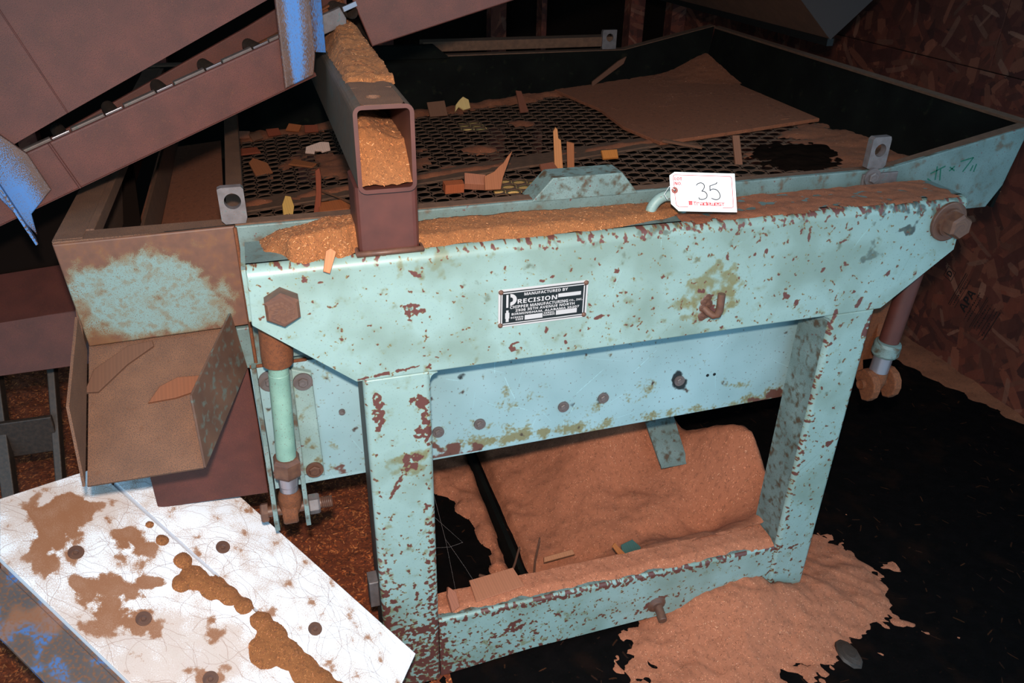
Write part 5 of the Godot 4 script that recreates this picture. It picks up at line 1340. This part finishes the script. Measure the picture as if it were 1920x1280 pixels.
	# on the deck: drifts round the holes, deeper at the back and over the right end
	m = heap(-0.67, 0.885, -1.455, -0.145, 0.009, func(x: float, z: float) -> float:
		var y: float = -0.010 + 0.010 * N1.get_noise_2d(x * 0.55, z * 0.55) + 0.002 * N2.get_noise_2d(x, z)
		y += 0.013 * exp(-pow((x + 0.30) / 0.17, 2) - pow((z + 0.93) / 0.11, 2))
		y += 0.010 * exp(-pow((x + 0.42) / 0.22, 2) - pow((z + 1.12) / 0.14, 2))
		y += 0.010 * exp(-pow((x + 0.55) / 0.14, 2) - pow((z + 0.45) / 0.3, 2))
		y += 0.012 * exp(-pow((x + 0.03) / 0.05, 2) - pow((z + 0.98) / 0.04, 2)) + 0.012 * exp(-pow((x - 0.13) / 0.06, 2) - pow((z + 1.18) / 0.06, 2))
		y += 0.018 * ss.call(-1.36, -1.44, z)
		y += 0.014 * exp(-pow((z + 0.825) / 0.028, 2))
		y += 0.016 * ss.call(0.56, 0.66, x + 0.12 * N1.get_noise_2d(x * 0.3, z * 0.3)) * ss.call(-0.9, -0.6, z)
		y -= 0.012 * exp(-pow((x - 0.66) / 0.08, 2) - pow((z + 0.56) / 0.12, 2))
		return deck_y(x) + y, func(x: float, z: float) -> float: return deck_y(x))
	o = saw("deck_sawdust", m, M.sawdim, "brown sawdust drifted over the perforated deck of the tray")
	flakes(o, m, 700, 9, dull, 0.0028)
	m = heap(0.36, 0.90, -1.455, -0.765, 0.009, func(x: float, z: float) -> float:
		var y: float = 0.012 + 0.005 * N1.get_noise_2d(x * 0.4, z * 0.4) + 0.0015 * N2.get_noise_2d(x, z)
		y += 0.055 * exp(-pow((x - 0.93) / 0.13, 2) - pow((z + 1.46) / 0.16, 2))
		y -= 0.03 * ss.call(0.05, 0.0, x - 0.37 - 0.02 * sin(z * 14.0))
		y -= 0.03 * ss.call(0.02, 0.0, -0.772 - z)
		return deck_y(x) + y, func(x: float, z: float) -> float: return deck_y(x) + 0.0142)
	o = saw("deck_sawdust", m, M.sawdim, "smooth sawdust layer on the blank plate, banked into the tray's far corner")
	flakes(o, m, 900, 10, dull, 0.0026)
	# dark damp patch in the near right corner of the tray
	m = heap(0.52, 0.82, -0.70, -0.36, 0.008, func(x: float, z: float) -> float:
		var e := 1.0 - pow((x - 0.665) / 0.115, 2) - pow((z + 0.545) / 0.12, 2)
		return deck_y(x) + clampf(e * 0.012, -0.02, 0.009) + 0.007 * N1.get_noise_2d(x, z) + 0.003 * N2.get_noise_2d(x, z), func(x: float, z: float) -> float: return deck_y(x) + 0.004)
	o = saw("damp_crust", m, crust_mat(), "dark damp crust of bark dust at the near right of the deck")

func crust_mat() -> StandardMaterial3D:
	var m := mat(Color(0.085, 0.052, 0.036), 1.0)
	m.metallic_specular = 0.1
	return m

# ------------------------------------------------------------------ the auction tag
func build_tag():
	var TL := Vector3(0.0345, 1.0494, -0.035)
	var u := Vector3(0.1129, -0.0069, 0.015).normalized(); var v := Vector3(-0.0085, -0.0505, 0.035)
	v = (v - u * v.dot(u)).normalized()
	var xf := Transform3D(Basis(u, -v, u.cross(-v).normalized()), Vector3.ZERO)
	var t := thing("lot_tag", "white card lot tag numbered 35 with red print, tied to the lifting eye", "tag", TL)
	var W := 0.1145; var H := 0.0655
	var f := MB.new()
	slab(f, f, PackedVector2Array([Vector2(0.013, -H), Vector2(W, -H), Vector2(W, 0), Vector2(0.009, 0), Vector2(0.0, -0.006), Vector2(0.0, -H + 0.012)]), 0.0006, 0, xf)
	put("card", f, M.white, t)
	f = MB.new()
	var line := func(g: MB, pts: Array, wd: float, z: float):
		for i in pts.size() - 1:
			var a: Vector2 = pts[i]; var b: Vector2 = pts[i + 1]
			var dd := (b - a).normalized() * wd * 0.4
			bar(g, xf * Vector3(a.x - dd.x, a.y - dd.y, z), xf * Vector3(b.x + dd.x, b.y + dd.y, z), wd, 0.0004, xf.basis.z, 0)

	var border: Array
	border = [Vector2(0.0290, -0.0580), Vector2(0.0130, -0.0580), Vector2(0.0095, -0.0560), Vector2(0.0085, -0.0530), Vector2(0.0060, -0.0085), Vector2(0.0068, -0.0060), Vector2(0.0090, -0.0050), Vector2(0.1045, -0.0050), Vector2(0.1075, -0.0062), Vector2(0.1085, -0.0090), Vector2(0.1085, -0.0550), Vector2(0.1075, -0.0575), Vector2(0.1050, -0.0585), Vector2(0.0900, -0.0585)]
	line.call(f, border, 0.0008, 0.0003)
	put("red_border", f, M.red, t)
	# two lines of red print
	for s in [["LOT", 0.0145, -0.0115, 0.0130, 0.0050], ["NO.", 0.0142, -0.0195, 0.0122, 0.0050]]:
		var l := letters(s[0], M.red, s[3], s[4], 0.0005, true)
		l.name = "print"; t.add_child(l, true)
		l.transform = Transform3D(Basis(xf.basis.x * l.scale.x, xf.basis.y * l.scale.y, xf.basis.z), xf * Vector3(s[1], s[2], 0.0003))
	# logo: a square of bars, then squared letters
	f = MB.new()
	for k in 3: line.call(f, [Vector2(0.0315 + k * 0.0021, -0.0490), Vector2(0.0315 + k * 0.0021, -0.0545)], 0.0016, 0.0004)
	line.call(f, [Vector2(0.0305, -0.0490), Vector2(0.0368, -0.0490)], 0.0010, 0.0005)
	var G := { "T": [[0, 5, 4, 5], [2, 5, 2, 0]], "r": [[0, 4, 0, 0], [0, 4, 3, 4], [3, 4, 3, 3]], "a": [[0, 4, 4, 4], [4, 4, 4, 0], [4, 0, 0, 0], [0, 0, 0, 2], [0, 2, 4, 2]], "d": [[4, 5.4, 4, 0], [4, 0, 0, 0], [0, 0, 0, 4], [0, 4, 4, 4]], "e": [[4, 0, 0, 0], [0, 0, 0, 4], [0, 4, 4, 4], [4, 4, 4, 2], [4, 2, 0, 2]], "w": [[0, 4, 0, 0], [0, 0, 5, 0], [5, 0, 5, 4], [2.5, 4, 2.5, 0]], "s": [[4, 4, 0, 4], [0, 4, 0, 2], [0, 2, 4, 2], [4, 2, 4, 0], [4, 0, 0, 0]], "t": [[0, 4, 4, 4], [2, 4, 2, 0]] }
	var px := 0.0388
	for ch in "Tradewest":
		var wide := 5.0 if ch == "w" else 4.0
		for g in G[ch]: line.call(f, [Vector2(px + g[0] * 0.00118, -0.0550 + g[1] * 0.00105), Vector2(px + g[2] * 0.00118, -0.0550 + g[3] * 0.00105)], 0.0010, 0.0004)
		px += (wide + 1.1) * 0.00118
	put("logo", f, M.red, t)
	f = MB.new()
	line.call(f, [Vector2(0.0320, -0.0582), Vector2(0.0640, -0.0582)], 0.0003, 0.0003); line.call(f, [Vector2(0.0680, -0.0582), Vector2(0.0880, -0.0582)], 0.0003, 0.0003)
	put("fine_print", f, M.red, t)
	# the handwritten number
	f = MB.new()
	var sm := func(pts: Array) -> Array:
		var c := Curve2D.new()
		for i in pts.size():
			var p: Vector2 = pts[i]; var a: Vector2 = pts[maxi(i - 1, 0)]; var b: Vector2 = pts[mini(i + 1, pts.size() - 1)]
			c.add_point(p, (a - b) / 6, (b - a) / 6)
		var r := []
		for q in c.tessellate(4, 3): r.append(q)
		return r
	line.call(f, sm.call([Vector2(0.0455, -0.0215), Vector2(0.0490, -0.0185), Vector2(0.0545, -0.0175), Vector2(0.0588, -0.0205), Vector2(0.0585, -0.0262), Vector2(0.0545, -0.0312)]), 0.0013, 0.0006)
	line.call(f, sm.call([Vector2(0.0545, -0.0312), Vector2(0.0598, -0.0325), Vector2(0.0632, -0.0372), Vector2(0.0615, -0.0425), Vector2(0.0555, -0.0452), Vector2(0.0500, -0.0448), Vector2(0.0487, -0.0425)]), 0.0013, 0.0006)
	line.call(f, sm.call([Vector2(0.0818, -0.0160), Vector2(0.0795, -0.0185), Vector2(0.0690, -0.0222)]), 0.0013, 0.0006)
	line.call(f, [Vector2(0.0690, -0.0222), Vector2(0.0688, -0.0300)], 0.0013, 0.0006)
	line.call(f, sm.call([Vector2(0.0688, -0.0300), Vector2(0.0740, -0.0272), Vector2(0.0810, -0.0290), Vector2(0.0852, -0.0345), Vector2(0.0858, -0.0405), Vector2(0.0820, -0.0445), Vector2(0.0765, -0.0450), Vector2(0.0710, -0.0430)]), 0.0013, 0.0006)
	put("handwritten_number", f, M.ink, t)
	f = MB.new()
	tube(f, [xf * Vector3(0.0075, -0.0308, 0.0012), xf * Vector3(-0.002, -0.0250, 0.002), xf * Vector3(-0.006, -0.034, -0.012), xf * Vector3(0.002, -0.040, -0.020)], 0.0005, 5)
	put("tie_string", f, M.white, t)
	# reinforced hole
	f = MB.new()
	var hx := axis(xf * Vector3(0.0075, -0.0308, 0.0), xf.basis.z)
	lathe(f, [Vector2(0.0055, 0.0), Vector2(0.0055, 0.0005), Vector2(0.0018, 0.0005)], hx, 24)
	put("hole_patch", f, mat(Color(0.55, 0.30, 0.26), 0.7), t)
	f = MB.new(); lathe(f, [Vector2(0.0018, 0.0006), Vector2(0.0001, 0.0006)], hx, 16)
	put("hole", f, M.black, t)

# ------------------------------------------------------------------ loose pieces of wood and other small things
func chip(called: String, pts: Array, th: float, xf: Transform3D, col: Color, label: String, group := ""):
	var f := MB.new(); var poly := PackedVector2Array()
	for p in pts: poly.append(Vector2(p[0], p[1]))
	if Geometry2D.is_polygon_clockwise(poly): poly.reverse()
	slab(f, f, poly, th, minf(th * 0.3, 0.001), Transform3D(xf.basis, Vector3.ZERO), null, 1)
	var key := "wood%s" % col.to_html(false)
	if not M.has(key):
		var g := GradientTexture2D.new()
		var gr := Gradient.new()
		gr.offsets = PackedFloat32Array([0.0, 0.2, 0.35, 0.5, 0.65, 0.8, 1.0])
		gr.colors = PackedColorArray([col, col * 0.94, col * 1.03, col * 0.95, col * 1.02, col * 0.93, col])
		g.gradient = gr; g.width = 64; g.height = 4
		M[key] = mat(g, 0.8, 60.0, 60.0)
	var o := put(called, f, M[key])
	o.position = xf.origin
	tag(o, label, "wood chip", group)

func lay(x: float, z: float, turn: float, tilt := 0.1, lift := 0.0, roll := 0.0) -> Transform3D:   # lying on the deck, front face up
	return Transform3D(Basis(Vector3.UP, turn) * Basis(Vector3.RIGHT, -PI / 2 + tilt) * Basis(Vector3.UP, roll), Vector3(x, deck_y(x) + 0.004 + lift, z))

func build_chips():
	var red := Color(0.47, 0.20, 0.10); var org := Color(0.56, 0.29, 0.13); var pale := Color(0.78, 0.57, 0.33); var pink := Color(0.66, 0.40, 0.29); var dull := Color(0.42, 0.27, 0.19); var cream := Color(0.80, 0.66, 0.42)
	# left part of the deck
	chip("wood_chip", [[-0.036, -0.014], [-0.012, -0.020], [-0.008, -0.010], [0.006, -0.012], [0.010, -0.018], [0.034, -0.012], [0.036, 0.016], [0.012, 0.020], [-0.030, 0.006]], 0.006, lay(-0.45, -1.17, 0.1, 0.5, 0.014), Color(0.80, 0.66, 0.60), "pale pinkish-white chip lying on the deck beside the tube's left wall")
	var up := Transform3D(Basis(Vector3.UP, -0.2) * Basis(Vector3.BACK, -0.12), Vector3(-0.497, deck_y(-0.497) - 0.01, -0.70))
	chip("wood_stick", [[-0.008, 0.0], [0.007, 0.0], [0.009, 0.05], [0.007, 0.10], [0.003, 0.118], [-0.006, 0.11], [-0.003, 0.06]], 0.006, up, red, "upright reddish stick wedged in the deck left of the tube")
	chip("wood_chip", [[-0.016, -0.022], [0.006, -0.024], [0.014, -0.004], [0.012, 0.02], [0.0, 0.024], [-0.012, 0.004]], 0.006, lay(-0.557, -0.74, 0.2, 0.9, 0.012), Color(0.68, 0.52, 0.26), "yellow chip standing on edge behind the tray's front rim, left of the red stick")
	chip("wood_chip", [[-0.04, -0.018], [0.03, -0.02], [0.045, 0.0], [0.03, 0.022], [-0.03, 0.02]], 0.007, lay(-0.455, -0.70, 0.15, 0.25, 0.008), org, "broad orange chip lying against the foot of the upright red stick")
	chip("wood_chip", [[-0.028, -0.03], [0.02, -0.03], [0.022, 0.006], [-0.006, 0.034], [-0.024, 0.02]], 0.005, lay(-0.607, -1.08, 0.4, 0.5, 0.012), Color(0.50, 0.28, 0.15), "brown chip tilted up near the divider bar")
	chip("wood_chip", [[-0.036, -0.016], [0.036, -0.012], [0.030, 0.016], [-0.030, 0.014]], 0.005, lay(-0.64, -1.25, 0.1, 0.3, 0.01), red, "dark red chip just right of the divider bar, towards the back")
	chip("wood_chip", [[-0.034, -0.012], [0.034, -0.016], [0.038, 0.004], [-0.032, 0.016]], 0.005, lay(-0.50, -1.06, -0.5, 0.2, 0.01), Color(0.52, 0.29, 0.15), "long brown chip below the pinkish-white chip")
	for c in [[-0.56, -1.40, 0.5, red, "small dark red chip, middle of the row at the back left of the deck"], [-0.50, -1.42, -0.4, org, "small orange chip in the row at the back left of the deck"], [-0.61, -1.38, 0.9, dull, "small dull brown chip in the row at the back left of the deck"], [-0.45, -1.38, 0.2, red, "small dark red chip, rightmost of the row at the back left of the deck"], [-0.65, -1.42, 0.1, pink, "small pinkish chip, leftmost of the row at the back left of the deck"]]:
		chip("wood_chip", [[-0.022, -0.012], [0.02, -0.014], [0.024, 0.01], [-0.016, 0.014]], 0.005, lay(c[0], c[1], c[2], 0.7, 0.014), c[3], c[4], "small chips along the back left of the deck")
	var f := MB.new()   # a thin curved sliver
	tube(f, [Vector3(0, 0, 0), Vector3(0.05, 0.005, 0.10), Vector3(0.085, 0.010, 0.19), Vector3(0.10, 0.0, 0.26)], 0.0025, 6)
	var o := put("wood_sliver", f, mat(Color(0.40, 0.26, 0.18), 0.8)); o.position = Vector3(-0.49, deck_y(-0.49) + 0.02, -0.82)
	tag(o, "long thin curved sliver from the red stick to the tube", "wood sliver")
	# middle of the deck
	chip("wood_chip", [[-0.03, -0.022], [-0.012, -0.006], [0.002, -0.018], [0.026, -0.014], [0.028, 0.014], [0.012, 0.026], [-0.004, 0.016], [-0.020, 0.002]], 0.006, lay(0.02, -1.385, 0.2, 0.9, 0.020), cream, "cream splintered chip near the back wall, right of the tube")
	chip("wood_chip", [[-0.03, -0.026], [0.028, -0.026], [0.03, 0.026], [-0.028, 0.024]], 0.005, lay(-0.06, -1.38, 0.1, 0.8, 0.02), dull, "dull brown chip left of the cream splintered chip")
	chip("wood_chip", [[-0.020, -0.022], [0.018, -0.022], [0.026, 0.006], [0.056, 0.072], [0.042, 0.058], [0.03, 0.042], [0.020, 0.035], [0.006, 0.022], [-0.018, 0.012]], 0.006, lay(-0.085, -0.665, -0.1, 0.95, 0.018), Color(0.62, 0.36, 0.22), "brown chip with a torn pointed tip leaning up through the deck")
	chip("wood_block", [[-0.024, -0.012], [0.022, -0.014], [0.026, 0.010], [-0.022, 0.014]], 0.022, lay(-0.175, -0.685, 0.1, 0.15, 0.022), Color(0.62, 0.30, 0.15), "orange-red block of wood behind the front rim, beside the tube")
	chip("wood_block", [[-0.026, -0.015], [0.026, -0.022], [0.028, 0.010], [-0.022, 0.020]], 0.020, lay(-0.122, -0.69, -0.1, 0.5, 0.022), pink, "pinkish block of wood right of the orange-red block")
	var u2 := Transform3D(Basis(Vector3.UP, -0.25) * Basis(Vector3.BACK, 0.10), Vector3(0.103, deck_y(0.103) - 0.01, -0.72))
	chip("wood_stick", [[-0.010, 0.0], [0.012, 0.0], [0.010, 0.085], [0.004, 0.09], [0.003, 0.112], [-0.002, 0.118], [-0.008, 0.108]], 0.007, u2, Color(0.72, 0.46, 0.27), "taller pale stick standing in the deck behind the sloped rim block")
	chip("wood_stick", [[-0.008, 0.0], [0.010, 0.0], [0.012, 0.078], [-0.006, 0.084]], 0.007, Transform3D(u2.basis, u2.origin + Vector3(0.028, 0.0, 0.01)), Color(0.58, 0.33, 0.18), "shorter brown stick standing right of the taller pale stick")
	chip("wood_chip", [[-0.022, -0.012], [0.020, -0.012], [0.024, 0.014], [-0.020, 0.014]], 0.006, lay(0.245, -0.735, 0.0, 0.6, 0.012), Color(0.72, 0.42, 0.16), "orange-yellow chip on edge right of the two upright sticks")
	chip("wood_chip", [[-0.06, -0.02], [0.06, -0.02], [0.058, 0.05], [-0.05, 0.055]], 0.006, Transform3D(lay(-0.012, -0.73, 0.0, 0.05, 0.0).basis, Vector3(-0.012, deck_y(-0.012) - 0.022, -0.71)), Color(0.84, 0.66, 0.40), "pale yellow chip seen through the deck holes")
	chip("wood_chip", [[-0.04, -0.03], [0.04, -0.03], [0.036, 0.03], [-0.036, 0.03]], 0.006, Transform3D(lay(0.03, -1.36, 0.0, 0.05, 0.0).basis, Vector3(0.03, deck_y(0.03) - 0.022, -1.30)), cream, "cream chip under the deck holes near the back wall")
	chip("wood_chip", [[-0.03, -0.024], [0.03, -0.02], [0.02, 0.026], [-0.02, 0.026]], 0.006, lay(0.075, -0.70, 0.3, 0.7, 0.004), Color(0.46, 0.24, 0.15), "dark red chip left of the two upright sticks")
	chip("wood_chip", [[-0.016, -0.03], [0.014, -0.03], [0.010, 0.04], [-0.008, 0.044]], 0.005, lay(0.192, -1.30, 0.2, 0.9, 0.02), Color(0.42, 0.22, 0.14), "dark red upright chip in the far middle of the deck")
	chip("wood_chip", [[-0.020, -0.004], [0.020, -0.006], [0.022, 0.008], [-0.018, 0.008]], 0.005, lay(-0.235, -0.98, -0.3, 0.3, 0.016), pale, "small pale chip on the sawdust right of the tube")
	chip("wood_stick", [[-0.055, -0.007], [0.055, -0.005], [0.050, 0.007], [-0.052, 0.006]], 0.006, lay(0.44, -0.72, -0.9, 0.1, 0.016), dull, "brown stick lying across holes at the near corner of the blank plate")
	chip("wood_stick", [[-0.009, -0.03], [0.010, -0.03], [0.012, 0.05], [-0.006, 0.05]], 0.006, lay(0.515, -0.58, -0.2, 0.8, 0.016), Color(0.48, 0.30, 0.21), "short brown stick standing near the lot tag's top right")
	chip("wood_stick", [[-0.07, -0.007], [0.06, -0.010], [0.08, 0.004], [0.05, 0.009], [-0.06, 0.007]], 0.006, Transform3D(Basis(Vector3.BACK, 0.6), Vector3(0.53, deck_y(0.53) + 0.05, -1.43)), Color(0.36, 0.22, 0.15), "dark stick leaning against the tray's back wall")
	# on the chute
	var p0 := Vector3(-0.9, 0.808, -0.145); var sl := Basis(Vector3.RIGHT, -PI / 2 + 0.548)
	chip("bark_slab", [[-0.050, -0.034], [-0.030, -0.036], [0.012, 0.006], [0.052, 0.034], [0.050, 0.044], [0.014, 0.040], [-0.036, 0.004]], 0.006, Transform3D(sl, Vector3(-0.855, 0.781, -0.095)), Color(0.36, 0.23, 0.16), "long flat slab of bark lying across the top of the chute floor")
	chip("bark_slab", [[-0.040, -0.022], [0.0, -0.020], [0.034, -0.012], [0.038, 0.014], [0.004, 0.016], [-0.022, 0.004]], 0.005, Transform3D(sl, Vector3(-0.775, 0.758, -0.057)), Color(0.44, 0.25, 0.15), "reddish flat slab of bark by the chute's right side plate")
	# on the beam, the rail and the pile
	chip("wood_chip", [[-0.006, -0.018], [0.004, -0.019], [0.009, 0.016], [0.0, 0.020], [-0.006, 0.014]], 0.003, Transform3D(Basis(Vector3.BACK, -0.35) * Basis(Vector3.RIGHT, -0.75), Vector3(-0.524, 0.970, 0.004)), Color(0.74, 0.45, 0.30), "small orange chip hanging over the beam's front edge left of the post")
	chip("wood_chip", [[-0.055, -0.025], [0.055, -0.022], [0.05, 0.03], [-0.05, 0.03]], 0.004, Transform3D(Basis(Vector3.UP, 0.1) * Basis(Vector3.RIGHT, -PI / 2 + 0.1), Vector3(-0.245, 0.178, -0.055)), Color(0.62, 0.385, 0.275), "flat square of wood, grain showing, lying on the foot rail")
	chip("wood_chip", [[-0.012, -0.022], [0.008, -0.020], [0.014, 0.010], [0.004, 0.026], [-0.006, 0.012]], 0.008, Transform3D(Basis(Vector3.UP, 0.4) * Basis(Vector3.RIGHT, -0.8), Vector3(-0.345, 0.190, -0.030)), Color(0.56, 0.33, 0.24), "splintered chip on the foot rail next to the left leg")
	chip("wood_stick", [[-0.040, -0.007], [0.04, -0.006], [0.038, 0.007], [-0.036, 0.005]], 0.006, Transform3D(Basis(Vector3.UP, 0.05) * Basis(Vector3.RIGHT, -PI / 2 + 0.4), Vector3(-0.046, 0.066, -0.205)), Color(0.66, 0.44, 0.31), "pale stick half buried low on the sawdust pile")
	chip("paint_flake", [[-0.024, -0.014], [0.018, -0.02], [0.028, -0.004], [0.016, 0.018], [-0.016, 0.016]], 0.002, Transform3D(Basis(Vector3.UP, 0.2) * Basis(Vector3.RIGHT, -PI / 2 + 0.6), Vector3(0.075, 0.165, -0.085)), Color(0.16, 0.27, 0.24), "curled green paint flake in the sawdust behind the foot rail")
	chip("wood_chip", [[-0.009, -0.022], [0.010, -0.020], [0.003, 0.024], [-0.008, 0.022]], 0.003, Transform3D(Basis(Vector3.UP, 0.5) * Basis(Vector3.RIGHT, -1.0), Vector3(0.050, 0.168, -0.080)), Color(0.60, 0.33, 0.14), "orange chip beside the green paint flake")
	f = MB.new()
	tube(f, [Vector3(-0.085, 0.0, -0.03), Vector3(-0.045, 0.004, 0.0), Vector3(-0.02, 0.012, 0.006), Vector3(-0.006, 0.05, 0.0), Vector3(0.004, 0.09, -0.004)], 0.004, 7, 0.0025)
	tube(f, [Vector3(0.03, -0.01, 0.03), Vector3(0.035, 0.06, 0.02), Vector3(0.048, 0.12, 0.01)], 0.003, 7, 0.002)
	o = put("twig", f, mat(Color(0.34, 0.21, 0.15), 0.85)); o.position = Vector3(-0.15, 0.03, -0.20)
	tag(o, "forked dry twigs standing at the near end of the dark slot", "twig")
	# dark steel edge in the slot, and the exposed strip of green sheet behind the pile
	f = MB.new(); block(f, Vector3(-0.006, 0.0, -0.55), Vector3(0.006, 0.055, 0.0), 0.002)
	o = put("floor_rail", f, M.traydark); o.position = Vector3(-0.142, 0.0, -0.18)
	tag(o, "low dark steel rail on edge on the floor, splitting the sawdust", "steel rail")
	f = MB.new(); plate(f, [Vector3(-0.035, -0.09, 0.09), Vector3(0.040, -0.09, 0.09), Vector3(0.030, 0.10, -0.12), Vector3(-0.060, 0.10, -0.12)], 0.006)
	o = put("sheet_strip", f, M.tealdirt); o.position = Vector3(0.305, 0.262, -0.41)
	tag(o, "strip of dark green sheet metal showing between sawdust banks", "sheet metal")
	f = MB.new(); block(f, Vector3(-0.09, 0, -0.03), Vector3(0.07, 0.10, 0), 0.003)
	o = put("steel_block", f, M.bluetrough); o.position = Vector3(-0.235, 0.0, -0.85)
	tag(o, "blue-painted steel block in the shade under the lower panel", "steel block")
	# dirt clods on the black floor
	f = MB.new()
	lathe(f, [Vector2(0.034, 0.0), Vector2(0.030, 0.007), Vector2(0.016, 0.011), Vector2(0.0001, 0.012)], Transform3D(Basis.IDENTITY.scaled(Vector3(0.7, 1, 1.2)), Vector3.ZERO), 9)
	o = put("dirt_clod", f, M.steel); o.position = Vector3(0.49, -0.002, 0.188)
	tag(o, "grey-brown clod of dirt on the black floor at the lower right", "dirt clod")
	# cobweb in the corner of the left leg and the panel
	f = MB.new()
	for l in [[Vector3(-0.378, 0.49, -0.05), Vector3(-0.33, 0.17, -0.06)], [Vector3(-0.378, 0.40, -0.06), Vector3(-0.30, 0.25, -0.12)], [Vector3(-0.35, 0.33, -0.055), Vector3(-0.28, 0.166, -0.06)], [Vector3(-0.378, 0.32, -0.05), Vector3(-0.31, 0.29, -0.08)]]:
		tube(f, [l[0], (l[0] + l[1]) / 2 + Vector3(0.004, -0.006, 0), l[1]], 0.00012, 4)
	o = put("cobweb", f, mat(Color(0.62, 0.55, 0.52), 0.6))
	tag(o, "few fine cobweb threads strung beside the left leg", "cobweb", "", "stuff")
